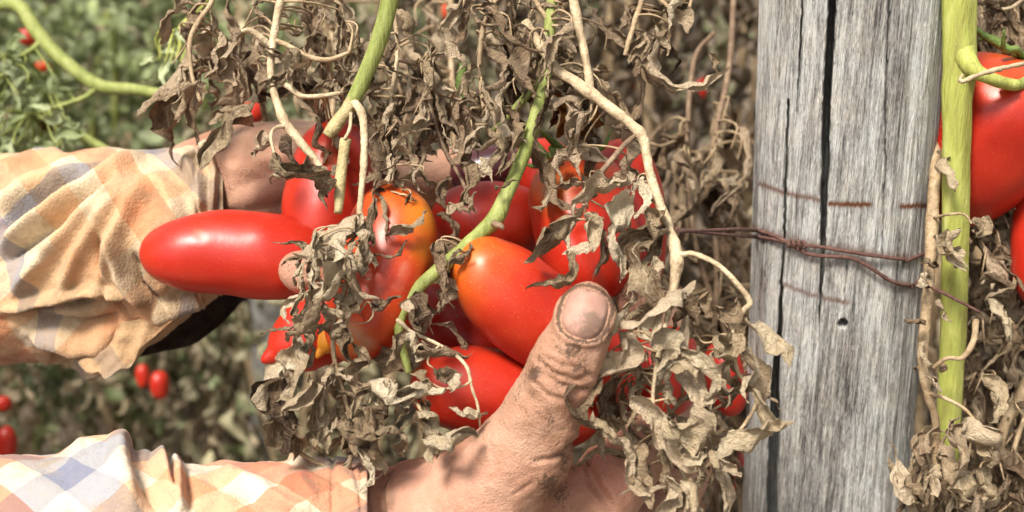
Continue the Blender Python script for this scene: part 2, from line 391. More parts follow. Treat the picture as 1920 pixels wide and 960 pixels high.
LEAF_GREEN = green_leaf_mat('green_leaf', (0.20, 0.24, 0.10)); LEAF_GREY = green_leaf_mat('grey_green_leaf', (0.27, 0.31, 0.16)); LEAF_OLIVE = green_leaf_mat('olive_back_leaf', (0.33, 0.30, 0.18))
LEAF_BACK = green_leaf_mat('dry_back_leaf', (0.42, 0.34, 0.22)); LEAF_BACKSHADE = green_leaf_mat('dry_back_leaf_shaded', (0.12, 0.088, 0.055))  # second is a darker copy, deep shade put into the leaf colour
# ------------------------------------------------------------------ dried leaf blade
def leaf_geo(base, tip, width, seed, roll=None, crump=0.26, n=30, m=13, face=None, curl=None, lobes=0.2):
    """crumpled blade from base to tip: wandering midrib, rolled edges, lobed outline, wrinkles"""
    rs = np.random.RandomState(seed)
    base = np.asarray(base, float); tip = np.asarray(tip, float)
    L = np.linalg.norm(tip - base)
    u = np.linspace(0, 1, n)
    cu = rs.uniform(-1.6, 1.6) if curl is None else curl
    pit = rs.uniform(-.6, .6) * np.sin(u * rs.uniform(2, 6) + rs.uniform(0, 6)) + cu * u ** rs.uniform(2, 4.5)
    yaw = rs.uniform(.3, 1.0) * np.sin(u * rs.uniform(3, 7) + rs.uniform(0, 6))
    psi = rs.uniform(-1.6, 1.6) * u + rs.uniform(.1, .5) * np.sin(u * 7 + rs.uniform(0, 6))
    T = np.stack([np.cos(pit) * np.cos(yaw), np.sin(yaw), np.sin(pit) * np.cos(yaw)], -1)
    c = np.cumsum(T, 0) / n; c -= c[0]
    b0 = nrm(np.stack([-np.sin(yaw), np.cos(yaw), 0 * yaw], -1)); n0 = np.cross(T, b0)
    B = b0 * np.cos(psi)[:, None] + n0 * np.sin(psi)[:, None]; Nn = np.cross(T, B)
    e = c[-1]; le = np.linalg.norm(e)
    sc = min(1 / max(le, 1e-3), 1.7)
    ex = e / le; ey = nrm(np.cross((0, 0.1, 1.0), ex)); ez = np.cross(ex, ey)
    R0 = np.stack([ex, ey, ez])
    c = (c @ R0.T) * sc * L; B = B @ R0.T; Nn = Nn @ R0.T
    v = np.linspace(-1, 1, m)
    W = width * rs.uniform(1.1, 1.45)
    w = W * 0.5 * (np.sin(np.pi * np.clip(u, 0, 1) ** 0.72) ** 0.8 + 0.02)
    def edge():
        return w * (1 + lobes * np.sin(u * rs.uniform(9, 15) + rs.uniform(0, 6)) + 0.5 * lobes * np.sin(u * rs.uniform(18, 30) + rs.uniform(0, 6)) + 0.07 * rs.uniform(-1, 1, n))
    wl, wr = edge(), edge()
    k0 = rs.uniform(1.6, 4.6) if roll is None else roll
    kl = k0 * (1 + .45 * np.sin(u * rs.uniform(3, 8) + rs.uniform(0, 6))) * rs.choice([1, 1, 1, -0.7])
    kr = k0 * (1 + .45 * np.sin(u * rs.uniform(3, 8) + rs.uniform(0, 6)))
    s = np.where(v[None] < 0, v[None] * wl[:, None], v[None] * wr[:, None])
    ww = np.where(v[None] < 0, wl[:, None], wr[:, None]); kk = np.where(v[None] < 0, kl[:, None], kr[:, None])
    kap = np.where(np.abs(kk) < .05, .05, kk) / np.maximum(ww, 1e-6)
    X = np.sin(kap * s) / kap; Z = (1 - np.cos(kap * s)) / kap + rs.uniform(0, .45) * np.abs(s)
    Z = Z + W * rs.uniform(.015, .05) * np.cos(v[None] * rs.uniform(5, 9) + 3 * np.sin(u[:, None] * rs.uniform(2, 6)) + rs.uniform(0, 6)) * np.minimum(1, 5 * (1 - u[:, None])) * np.minimum(1, 5 * u[:, None])
    V = c[:, None] + B[:, None] * X[..., None] + Nn[:, None] * Z[..., None]
    q = V / (width * 0.62) + rs.uniform(0, 90, 3)
    am = crump * width
    V = V + am * np.stack([noise3(q, seed % 97 + k) for k in (1, 2, 3)], -1) + 0.4 * am * np.stack([noise3(q * 2.4, seed % 89 + k) for k in (4, 5, 6)], -1)
    V -= V[:1, m // 2:m // 2 + 1] * (1 - u[:, None, None])
    xa = (tip - base) / L
    view = nrm(base - CAM) if face is None else np.asarray(face, float)
    za = view - xa * (view @ xa); za = nrm(za); ya = np.cross(za, xa)
    th = rs.uniform(-1.1, 1.1); ya, za = ya * np.cos(th) + za * np.sin(th), za * np.cos(th) - ya * np.sin(th)
    V = base + V[..., :1] * xa + V[..., 1:2] * ya - V[..., 2:] * za
    uv = np.stack(np.broadcast_arrays(u[:, None], (v[None] + 1) / 2), -1).reshape(-1, 2)
    return V.reshape(-1, 3), grid_faces(n, m), uv

_seed = [100]
def nseed():
    _seed[0] += 1; return _seed[0]

def add_leaf(parent, x0, y0, d0, x1, y1, d1, w, m, **kw):
    v, f, uv = leaf_geo(P(x0, y0, d0), P(x1, y1, d1), M(w * .85, d0), kw.pop('seed', None) or nseed(), **kw)
    return obj('leaf', v, f, m, parent, uv=uv)

def add_stem(parent, path, m, name='stem', n=None, seg=10, rough=0.12, ribs=0.0):
    p, r = pxpath(path)
    if m is STEM_BONE: r = r * .86; rough *= 1.6
    v, f = tube_geo(p, r, n or 8 * len(path), seg, rough, nseed(), True, ribs)
    return obj(name, v, f, m, parent)

def in_poly(x, y, poly):
    c = False; j = len(poly) - 1
    for i in range(len(poly)):
        if (poly[i][1] > y) != (poly[j][1] > y) and x < (poly[j][0] - poly[i][0]) * (y - poly[i][1]) / (poly[j][1] - poly[i][1]) + poly[i][0]: c = not c
        j = i
    return c

def fill(parent, poly, count, dr, Lr, wr, m, anchors, seed, tw=STEM_TAN, twig_r=1.6, down=0.75, **kw):
    """leaves hanging inside an outline, each on a thin curled stalk to the nearest stem"""
    rs = np.random.RandomState(seed); xs = [p[0] for p in poly]; ys = [p[1] for p in poly]
    A = []
    for path in anchors:
        A.append(catmull(np.asarray(path, float), 14 * len(path)))
    A = np.vstack(A)
    mats = m if isinstance(m, (list, tuple)) else [m]
    k = 0; tries = 0; count = int(count * .58); Lr = (Lr[0] * 1.3, Lr[1] * 1.55); wr = (wr[0] * .7, wr[1] * .78)
    while k < count and tries < 9000:
        tries += 1
        x, y = rs.uniform(min(xs), max(xs)), rs.uniform(min(ys), max(ys))
        if not in_poly(x, y, poly): continue
        d = rs.uniform(*dr); L = rs.uniform(*Lr); w = rs.uniform(*wr)
        a = math.pi / 2 + rs.normal(0, 1 - down) * 1.6
        if rs.rand() < 0.12: a += math.pi * rs.uniform(.4, 1)
        x1, y1 = x + L * math.cos(a), y + L * math.sin(a)
        add_leaf(parent, x, y, d, x1, y1, d + M(L, d) * rs.uniform(-.45, .45), w, mats[rs.randint(len(mats))], seed=seed * 1000 + k + 7, **kw)
        q = A[np.argmin(np.hypot((A[:, 0] - x), (A[:, 1] - y) * (1 if True else 1)) + 0.8 * np.maximum(0, A[:, 1] - y))]
        dist = math.hypot(q[0] - x, q[1] - y)
        if dist < 260:
            mx, my = (q[0] + x) / 2 + rs.normal(0, .16) * dist, (q[1] + y) / 2 - .12 * dist + rs.normal(0, .12) * dist
            add_stem(parent, [(q[0], q[1], q[2], twig_r * 1.5), (mx, my, (q[2] + d) / 2 + rs.normal(0, .003), twig_r * 1.15), (x, y, d, twig_r),
                              (x + .25 * (x1 - x), y + .25 * (y1 - y), d, twig_r * .6)], tw, 'twig', 14, 6, 0.2)
        k += 1

def hairs(parent, path, count, length, seed):
    rs = np.random.RandomState(seed); p, r = pxpath(path)
    q = catmull(np.column_stack([p, r]), 200); t = nrm(np.gradient(q[:, :3], axis=0))
    V, Fs = [], []
    for k in range(count):
        i = rs.randint(200); dr = rs.normal(size=3); dr -= t[i] * (dr @ t[i]); dr = nrm(dr); b = q[i, :3] + dr * q[i, 3] * .95
        s = np.cross(t[i], dr) * 0.00005; l = length * rs.uniform(.4, 1.2); e = b + (dr + rs.normal(0, .35, 3)) * l
        o = len(V); V += [b - s, b + s, e]; Fs.append([o, o + 1, o + 2])
    obj('stem_hair', V, Fs, HAIR, parent, smooth=False, kind='stuff')

# ------------------------------------------------------------------ ground
gx = np.concatenate([np.linspace(-60, -4, 12), np.linspace(-3.5, 3.5, 60), np.linspace(4, 60, 12)])
gy = np.concatenate([np.linspace(-40, -2, 10), np.linspace(-1.5, 6.5, 70), np.linspace(7, 90, 14)])
GX, GY = np.meshgrid(gx, gy, indexing='ij')
gp = np.stack([GX, GY, 0 * GX], -1)
gp[..., 2] = 0.035 * fbm(gp * 2.2, 5, 3) + 0.012 * noise3(gp * 9, 6)
g = obj('ground', gp.reshape(-1, 3), grid_faces(len(gx), len(gy)), SOIL); g['kind'] = 'structure'

# ------------------------------------------------------------------ background plants
PROTO = []
for s in range(8):
    v, f, uv = leaf_geo((0, 0, 0), (0.0, 0, -1.0), 0.55, 40 + s, n=7, m=5, crump=.12, face=(0, 1, 0)); PROTO.append((v, f))
GPROTO = []
for s in range(6):
    v, f, uv = leaf_geo((0, 0, 0), (0.0, 0, -1.0), 0.6, 60 + s, n=7, m=5, crump=.08, roll=0.5, face=(0, 1, 0), curl=.5); GPROTO.append((v, f))

def mass(pts, sizes, protos, rs, tilt=0.5):
    V, Fs, o = [], [], 0
    for p, s in zip(pts, sizes):
        v, f = protos[rs.randint(len(protos))]
        a, b, c = rs.uniform(0, 2 * np.pi), rs.normal(0, tilt), rs.normal(0, tilt)
        ca, sa, cb, sb, cc, sn = math.cos(a), math.sin(a), math.cos(b), math.sin(b), math.cos(c), math.sin(c)
        Rm = np.array(((ca, -sa, 0), (sa, ca, 0), (0, 0, 1))) @ np.array(((1, 0, 0), (0, cb, -sb), (0, sb, cb))) @ np.array(((cc, 0, sn), (0, 1, 0), (-sn, 0, cc)))
        V.append(v @ Rm.T * s + p); Fs.append(f + o); o += len(v)
    return np.vstack(V), np.vstack(Fs)

def back_plant(x, y, h, spread, count, size, m, sm, label, seed, protos=PROTO, name='tomato_plant', group=None, z0=0.02, fruit=0, tilt=.5):
    rs = np.random.RandomState(seed)
    t = thing(name, (x, y, 0), label, 'plant', group)
    tips = []
    for k in range(4):
        a = rs.uniform(0, 6.28); q = [np.array((x, y, 0.0))]
        for j in range(1, 5):
            q.append(np.array((x + math.cos(a) * spread * .75 * j / 4 + rs.normal(0, .03), y + math.sin(a) * spread * .6 * j / 4 + rs.normal(0, .03), h * (j / 4) * rs.uniform(.9, 1.05))))
        v, f = tube_geo(q, [.008, .007, .006, .0045, .003], 24, 7, .1, seed); obj('stem', v, f, sm, t)
        tips.append(catmull(q, 40))
    sk = np.vstack(tips); pts = []
    while len(pts) < count:
        b = sk[rs.randint(len(sk))]
        p = b + rs.normal(0, 1, 3) * (spread * .42, spread * .42, .05) - (0, 0, .03)
        if p[2] > z0: pts.append(p)
    v, f = mass(pts, rs.uniform(.5, 1.3, count) * size, protos, rs, tilt)
    obj('foliage', v, f, m, t, kind='stuff')
    return t

def gp_at(px, py, d):
    return P(px, py, d)

# row close behind: withered vines, the 'dark' ones with shade painted into the leaves
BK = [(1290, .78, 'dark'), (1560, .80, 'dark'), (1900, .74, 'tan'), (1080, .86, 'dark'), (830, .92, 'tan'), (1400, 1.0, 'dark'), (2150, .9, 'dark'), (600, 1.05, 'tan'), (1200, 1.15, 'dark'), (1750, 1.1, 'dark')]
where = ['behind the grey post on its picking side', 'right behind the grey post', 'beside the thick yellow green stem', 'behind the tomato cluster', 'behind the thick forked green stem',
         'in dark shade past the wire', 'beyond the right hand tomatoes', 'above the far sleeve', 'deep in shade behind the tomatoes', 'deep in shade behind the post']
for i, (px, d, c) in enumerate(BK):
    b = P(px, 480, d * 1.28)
    back_plant(b[0], b[1], 1.02, .20, 900, .032, (LEAF_OLIVE if i in (3, 7, 4) else LEAF_BACK) if c == 'tan' else LEAF_BACKSHADE, STEM_TAN, 'withered brown tomato plant ' + where[i], 300 + i, group='withered plants behind')
# further back on the left: green plants, withered bases
GR = [(140, 1.35, .92, 'green'), (-120, 1.2, .86, 'grey'), (420, 1.7, .98, 'green'), (60, 2.0, .98, 'green'), (750, 2.1, .95, 'grey'), (-500, 1.8, 1.0, 'green'), (300, 2.6, 1.0, 'green'), (1100, 2.5, 1.0, 'green'), (-300, 3.0, 1.05, 'green'), (1700, 2.4, 1.0, 'grey'), (700, 3.2, 1.05, 'green')]
gw = ['above the far plaid sleeve', 'pale, beside the fuzzy stem', 'behind the dangling dry leaves', 'in the second row above the sleeve', 'greyish, seen through the top dry leaves', 'past the elbow of the far arm', 'in the third row over the sleeve', 'in the third row behind the pale dry branch', 'in the last row over the far arm', 'greyish, beyond the post', 'in the last row behind the forked stem']
for i, (px, d, h, c) in enumerate(GR):
    b = P(px, 300, d * 1.15)
    back_plant(b[0], b[1], h, .34, 2000, .026, LEAF_GREEN if c == 'green' else LEAF_GREY, STEM_GREEN, 'bushy green tomato plant ' + gw[i], 400 + i, GPROTO, group='green plants behind', z0=.25, tilt=1.0)
for i, (px, d, w) in enumerate([(60, 1.0, 'below the far sleeve'), (330, 1.15, 'between the two sleeves'), (560, 1.25, 'by the pale back post'), (200, 1.6, 'far behind the gap between the sleeves'), (700, 1.5, 'behind the lower dry bunch')]):
    b = P(px, 800, d * 1.3)
    back_plant(b[0], b[1], .62, .24, 1300, .025, LEAF_BACK, STEM_TAN, 'low withered plant ' + w, 500 + i, group='low withered plants')

# second, far post: pale grey, blurred
b0, b1 = P(528, 600, 1.35), P(524, 900, 1.55)
v, f = tube_geo([b0 + (b0 - b1) * .6, b0, b1, b1 + (b1 - b0) * 1.3], [.036] * 4, 30, 20, .05, 3)
tag(obj('wooden_post', v, f, WOOD), 'pale blurred wooden post behind the lower sleeve', 'post')

# ------------------------------------------------------------------ grey wooden post
PT, PB = P(1597, 0, .445), P(1545, 960, .518)
AX = nrm(PT - PB); PR = .0348
def post_d(px, py):
    """distance at which the pixel's ray meets the post"""
    ray = FW + RT * (px - 960) / F + UP * (480 - py) / F
    o = CAM - PB; a = ray - AX * (ray @ AX); c = o - AX * (o @ AX)
    A, B, C = a @ a, 2 * a @ c, c @ c - PR ** 2
    D = B * B - 4 * A * C
    return (-B - math.sqrt(max(D, 0))) / (2 * A)
zs = np.concatenate([np.linspace(-0.70, -0.02, 24), np.linspace(-0.012, 0.225, 300), np.linspace(.24, .42, 14)])
nth = 640
th = np.linspace(0, 2 * np.pi, nth, endpoint=False)
fr = nrm((CAM - PB) - AX * ((CAM - PB) @ AX)); sd = np.cross(AX, fr)      # th=0 faces the camera, + to the right
TH, ZZ = np.meshgrid(th, zs); 
base = PB + AX * ZZ[..., None]
cyl = fr * np.cos(TH)[..., None] + sd * np.sin(TH)[..., None]
rad = np.full(TH.shape, PR)
q = np.stack([np.cos(TH) * PR, np.sin(TH) * PR, ZZ], -1)
rad += .0012 * noise3(q * (40, 40, 3), 11) + .0007 * noise3(q * (190, 190, 7), 12) + .00032 * noise3(q * (700, 700, 18), 13) + .00016 * noise3(q * (1400, 1400, 50), 14)
vx, vy, vd = proj(base + cyl * rad[..., None])
front = np.cos(TH) > -.1
jit = 2.2 * noise3(np.stack([ZZ * 90, 0 * ZZ, 0 * ZZ], -1), 3) + 1.2 * noise3(np.stack([ZZ * 400, 0 * ZZ, 0 * ZZ], -1), 4)
CR = [([(1563, -60), (1558, 60), (1552, 200), (1547, 320), (1543, 420), (1540, 520), (1534, 640)], 8.0, .028, 0, 1),
      ([(1474, 300), (1470, 440), (1463, 570)], 2.6, .006, 0, 0), ([(1466, 540), (1456, 700), (1450, 850), (1446, 1010)], 9.5, .026, 1, 0),
      ([(1506, -40), (1501, 110), (1496, 215)], 2.4, .005, 0, 1), ([(1481, 190), (1473, 330)], 2.6, .005, 0, 0), ([(1438, 420), (1432, 640)], 2, .0016, 1, 1),
      ([(1666, 15), (1664, 90), (1660, 300), (1652, 480), (1650, 570)], 1.8, .003, 0, 1), ([(1611, 700), (1606, 760), (1603, 930)], 2.4, .002, 1, 1), ([(1618, 560), (1610, 690)], 2, .0016, 1, 1),
      ([(1436, -20), (1430, 260)], 1.8, .0012, 1, 1), ([(1730, 60), (1716, 420)], 2.0, .0014, 1, 1), ([(1590, 430), (1582, 590)], 2.2, .0016, 1, 1), ([(1500, 640), (1490, 830)], 2.6, .0018, 1, 1)]
crk = np.zeros(TH.shape)
for line, wpx, dep, t0, t1 in CR:
    dist, t = seg_dist(vx + jit, vy, line)
    taper = np.clip(np.minimum(1.2 - t ** 2.5 * t1 * 1.15, .25 + t * 1.6 if t0 else 1.0), 0.05, 1.3)
    crk = np.maximum(crk, front * dep * np.clip(1 - (dist / (wpx * taper)) ** 4, 0, 1) * np.clip(taper, 0, 1))
hd = np.hypot((vx - 1580), (vy - 607)) + 1.5 * noise3(np.stack([TH * 30, ZZ * 300, 0 * ZZ], -1), 8)
crk = np.maximum(crk, front * .009 * np.clip(1 - (hd / 8.5) ** 4, 0, 1))
rust = np.zeros(TH.shape)
for line, wpx, a in [([(1425, 345), (1470, 362), (1540, 375)], 5, .8), ([(1556, 382), (1630, 384)], 5, 1.1), ([(1690, 386), (1738, 386)], 5, 1.1), ([(1462, 530), (1520, 553), (1590, 568)], 4.5, .7),
                     ([(1412, 425), (1470, 446), (1560, 466), (1700, 482)], 9, .5), ([(1620, 490), (1672, 532), (1716, 538)], 8, .35), ([(1432, 500), (1420, 700)], 9, .3)]:
    dist, t = seg_dist(vx, vy + 2 * noise3(np.stack([TH * 40, ZZ * 60, 0 * ZZ], -1), 9), line)
    rust = np.maximum(rust, front * a * np.exp(-(dist / wpx) ** 2))
inw = nrm(base + cyl * rad[..., None] - CAM); inw = inw - AX * (inw @ AX)[..., None]      # cracks run in along the line of the checks, not to the pith
V = (base + cyl * rad[..., None] + inw * crk[..., None]).reshape(-1, 3)
Fp = grid_faces(len(zs), nth, True)
tp = len(V); V = np.vstack([V, PB + AX * zs[0], PB + AX * zs[-1]])
Fl = Fp.tolist() + [[tp, (j + 1) % nth, j] for j in range(nth)] + [[tp + 1, (len(zs) - 1) * nth + j, (len(zs) - 1) * nth + (j + 1) % nth] for j in range(nth)]
po = obj('wooden_post', V, Fl, WOOD, attrs={'rust': np.append(rust.ravel(), [0, 0])})
tag(po, 'weathered grey round wooden post with long black cracks, wrapped by rusty wire', 'post')

# ------------------------------------------------------------------ rusty wire round the post
wt = thing('rusty_wire', P(1500, 460, post_d(1500, 460)), 'thin rusty wire tied round the cracked grey post', 'wire')
def on_post(x, y, lift=.0024):
    return (x, y, post_d(x, y) - lift)
def back_post(ang, y):
    c = PB + AX * (((P(1560, y, .45) - PB) @ AX)); p = c + (fr * math.cos(ang) + sd * math.sin(ang)) * (PR + .0028)
    a, b, d = proj(p); return (float(a), float(b), float(d))
R_ = 3.7
def wrap(free, line, tail):
    xs = np.arange(line[0][0], line[-1][0], 9.0); ys = np.interp(xs, [p[0] for p in line], [p[1] for p in line])
    ys = np.convolve(np.pad(ys, 2, 'edge'), [.1, .2, .4, .2, .1], 'valid')
    return free + [on_post(float(a_), float(b_)) for a_, b_ in zip(xs, ys)] + tail
A_ = wrap([(1268, 430, .398), (1330, 437, .420), (1385, 442, .440)], [(1418, 444), (1440, 446), (1482, 456), (1540, 463), (1610, 475), (1680, 485), (1712, 487)], [back_post(a, 488) for a in (1.5, 2.2, 3.0, 3.9)])
B_ = wrap([(1270, 434, .398), (1330, 432, .420), (1385, 430, .440)], [(1418, 431), (1432, 434), (1460, 445), (1490, 462), (1515, 478), (1560, 481), (1598, 482), (1635, 503), (1672, 530), (1700, 535), (1716, 534)], [back_post(a, 520) for a in (1.5, 2.1, 3.0, 3.9)])
for path in (A_, B_):
    add_stem(wt, [(x, y, d, R_) for x, y, d in path], WIRE, 'strand', 260, 8, .12)
kn = []
for k in range(26):
    a = k / 25 * 2 * math.pi * 3.2; x = 1478 + k * 1.3; y = 456 + k * .1 + 6 * math.sin(a); kn.append((x, y, post_d(x, y) - .0032 - .0011 * math.cos(a), 3.2))
add_stem(wt, kn, WIRE, 'knot', 120, 7, .1)
add_stem(wt, [(*on_post(1714, 534), 3.2), (1748, 540, .428, 3.2), (1790, 560, .425, 3.2), (1838, 586, .424, 3)], WIRE, 'wire_end', 16, 7, .1)
# ------------------------------------------------------------------ tomatoes
def tomato(label, a, b, width, taper=.18, e=2.5, bend=0., nip=0., sh=.5, base_un=.05, seed=1, lobes=.012, sec=1.0, spots=(), scars=(), m=None, calyx=False, dents=(), group='tomatoes in the picked cluster'):
    """a: stem end (px,py,d), b: blossom end, width in px"""
    A, B = P(*map(np.float64, a)), P(*map(np.float64, b))
    Lx = np.linalg.norm(B - A); ax = (B - A) / Lx
    s1 = nrm(np.cross(ax, FW)); s2 = np.cross(ax, s1)
    n, k = 60, 56
    t = (1 - np.cos(np.pi * np.linspace(0, 1, n))) / 2
    f = np.maximum(1 - np.abs(2 * t - 1) ** e, 0) ** (1 / 2.1) * (1 - taper * t) / (1 - taper * .35)
    if nip: f = np.maximum(f, nip * np.clip((1.0 - t) / .012, 0, 1) ** .5 * (t > .9))
    tt = t * Lx
    if nip: tt = tt + np.clip((t - .985) / .015, 0, 1) * .09 * Lx
    r = M(width / 2, (a[2] + b[2]) / 2) * f
    dimple = -np.exp(-((1 - np.cos(np.pi * np.linspace(0, 1, n))) / 2 / .012)) * 0
    ph = np.linspace(0, 2 * np.pi, k, endpoint=False)
    lob = 1 + lobes * np.cos(ph * 3 + seed)[None] + lobes * 1.3 * np.cos(ph * 2 + 2 * seed)[None] * np.ones((n, 1))
    c = A + ax * tt[:, None] + s1 * (bend * Lx * np.sin(np.pi * t))[:, None]
    V = c[:, None] + (s1[None, None] * np.cos(ph)[None, :, None] * sec + s2[None, None] * np.sin(ph)[None, :, None]) * (r[:, None] * lob)[..., None]
    V += nrm(V - c[:, None]) * (.0007 * noise3(V * 55, seed) + .0004 * noise3(V * 130, seed + 1))[..., None] * np.minimum(1, r / r.max() * 3)[:, None, None]
    V = V.reshape(-1, 3); un = (base_un + sh * np.exp(-(t / .2) ** 1.5))[:, None] * np.ones((1, k)); un = un.ravel()
    x, y, d = proj(V); scar = np.zeros(len(V))
    front = ((V - np.repeat(c, k, 0)) @ FW) < .3 * M(width / 2)
    for sx, sy, sr, am in spots: un = np.maximum(un, am * np.exp(-(np.hypot(x - sx, y - sy) / sr) ** 2) * front)
    for line, w, am in scars:
        q, _ = seg_dist(x + 4 * noise3(V * 400, 3), y + 4 * noise3(V * 400, 5), line); scar = np.maximum(scar, am * np.exp(-(q / w) ** 2) * front)
    for line, w, dep in dents:
        q, _ = seg_dist(x, y, line); V = V + FW * (dep * np.exp(-(q / w) ** 2) * front)[:, None]
    fc = grid_faces(n, k, True)
    if calyx:
        o = thing('tomato', (V[:, 0].mean(), V[:, 1].mean(), V[:, 2].min()), label, 'tomato', group)
        obj('fruit', V, fc, m or TOMATO, o, attrs={'unripe': un, 'scar': scar})
        rs = np.random.RandomState(seed); rr = M(width / 2)
        for j in range(6):
            an = j * 1.047 + rs.uniform(-.2, .2); dr = s1 * math.cos(an) + s2 * math.sin(an); p0 = A - ax * .001
            pts = [p0, p0 + dr * rr * .35 - ax * .0015, p0 + dr * rr * .75 - ax * .003 * rs.uniform(-.5, 1.5), p0 + dr * rr * 1.05 - ax * .007 * rs.uniform(-.3, 1.3)]
            v, f_ = tube_geo(pts, [.0011, .0016, .0012, .0003], 14, 7, .1, seed + j); obj('sepal', v, f_, CALYX, o)
        if calyx is not True:
            p, q = pxpath(calyx); v, f_ = tube_geo(np.vstack([p, A + ax * .002]), np.append(q, q[-1] * 1.1), 22, 10, .08, seed); obj('pedicel', v, f_, STEM_GREEN, o)
        return o
    return tag(obj('tomato', V, fc, m or TOMATO, attrs={'unripe': un, 'scar': scar}), label, 'tomato', group)

tomato('long smooth red tomato lying across the far plaid sleeve', (632, 494, .447), (262, 474, .440), 164, taper=.10, e=2.6, bend=-.02, sh=.1, seed=3, lobes=.006, spots=[(372, 437, 9, .45)], dents=[([(372, 440), (378, 446)], 6, .0005)])
tomato('red tomato under the broken pale stem, beside the far hand', (640, 225, .468), (590, 520, .452), 165, taper=.05, sh=.1, seed=5, spots=[(612, 292, 26, .62)])
tomato('pointed red tomato with small nipple, under the curled grey leaves', (700, 560, .437), (508, 668, .420), 152, taper=.28, nip=.13, sh=.1, seed=7, e=2.3)
tomato('orange yellow tomato tip with tiny nipple, beside the orange one', (700, 530, .424), (602, 660, .415), 84, taper=.35, nip=.13, sh=.2, base_un=.95, seed=8)
tomato('orange red tomato split by dry leaves, scarred near its tip', (752, 352, .431), (652, 678, .408), 182, taper=.22, e=2.7, bend=.045, sh=.25, base_un=.30, seed=9, lobes=.02,
       spots=[(800, 400, 70, .8), (795, 470, 45, .7), (660, 640, 55, .75), (730, 380, 50, .55)], scars=[([(645, 600), (690, 645)], 12, .9), ([(745, 545), (760, 500)], 5, .5), ([(672, 655), (690, 640)], 10, 1.0)])
tomato('smooth red tomato behind the bent green vine', (1030, 420, .478), (806, 408, .474), 150, taper=.08, sh=.2, seed=11)
tomato('red tomato with scarred orange shoulder behind the dry twig', (1068, 296, .466), (1125, 560, .440), 196, taper=.10, e=3.0, sh=.75, seed=13, lobes=.028, spots=[(1040, 345, 60, .72), (1110, 330, 40, .65)],
       scars=[([(1022, 352), (1028, 378)], 9, .9)], dents=[([(1092, 440), (1128, 500), (1140, 545)], 14, .0025)],
       calyx=[(985, 262, .475, 9), (1020, 290, .472, 9), (1052, 303, .468, 9)])
tomato('shaded red tomato behind the pale bent stem', (1160, 262, .485), (1192, 560, .475), 150, taper=.1, sh=.05, seed=15, base_un=0.0)
tomato('big red tomato with orange shoulder gripped under the thumb', (858, 470, .415), (1205, 728, .438), 184, taper=.10, e=3.0, bend=-.02, sh=.5, seed=17, lobes=.016, spots=[(885, 478, 55, .55)], dents=[([(950, 500), (1040, 570)], 26, .0016)])
tomato('red tomato low in the cluster, resting in the near palm', (770, 715, .425), (1120, 792, .442), 172, taper=.10, e=2.7, sh=.12, seed=19, bend=.02)
tomato('dim red tomato added as shade beneath the big gripped one', (765, 560, .470), (985, 700, .470), 150, taper=.1, sh=.05, seed=20, base_un=0.)  # fruit added to darken the gap between its neighbours
tomato('red tomato half hidden inside the pale hanging leaf bunch', (1245, 600, .452), (1225, 800, .446), 150, taper=.1, sh=.1, seed=21)
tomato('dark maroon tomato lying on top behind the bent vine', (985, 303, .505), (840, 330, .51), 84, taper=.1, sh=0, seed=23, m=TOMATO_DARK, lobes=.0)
tomato('red tomato behind the hooked green sepals', (1010, 262, .515), (1030, 400, .51), 120, taper=.1, sh=.05, seed=25)
tomato('shaded red tomato behind the leaves next to the post', (1345, 640, .50), (1375, 780, .50), 80, taper=.1, sh=.05, seed=26, base_un=0.)
tomato('large red tomato beside the thick yellow green stem', (1915, 112, .452), (1772, 418, .470), 300, taper=.42, e=2.6, bend=-.03, sh=.3, seed=27, lobes=.02, spots=[(1860, 150, 50, .4)],
       calyx=[(1880, 155, .424, 11), (1915, 158, .428, 11), (1945, 130, .44, 11)], group='tomatoes beside the post')
tomato('dark red tomato at the edge under the large right one', (1960, 290, .46), (1945, 580, .455), 110, taper=.1, sh=.05, seed=29, base_un=0., group='tomatoes beside the post')
for i, (px, py, d, h, w, l) in enumerate([(1310, 165, .98, 40, 24, 'bright red'), (1262, 160, 1.05, 30, 18, 'dull red'), (1175, 158, .99, 22, 26, 'pinkish red'), (50, 70, 1.0, 26, 30, 'dark red'), (298, 722, .95, 44, 30, 'bright red'), (266, 705, .97, 36, 22, 'dull red'),
                                          (5, 757, .85, 24, 26, 'pinkish red'), (12, 835, .85, 60, 30, 'dark red'), (470, 212, .62, 34, 40, 'bright red'), (80, 125, 1.0, 18, 24, 'orange red'), (835, 22, .9, 26, 14, 'orange red'), (1392, 690, .62, 70, 40, 'dark red'), (1370, 880, .62, 70, 46, 'dark red')]):
    wh = ['by the shadowed vines past the pale branch', 'next to the bright one past the pale branch', 'among dead leaves past the pale branch', 'under the fuzzy green stem', 'hanging in the gap between the sleeves', 'behind the other one in the gap between sleeves', 'at the edge above the near sleeve', 'just above the near sleeve', 'behind the curled leaf over the cuff', 'small, under the fuzzy stem', 'tiny, at the top beside the forked stem', 'in deep shade near the post', 'in deep shade low by the post'][i]
    tomato(l + ' blurred tomato ' + wh, (px, py - h * .62, d), (px + 3, py + h * .62, d), w * 1.2, taper=.1, sh=.1, base_un=.35 if 'orange' in l else .05, seed=60 + i, group='tomatoes in the background')

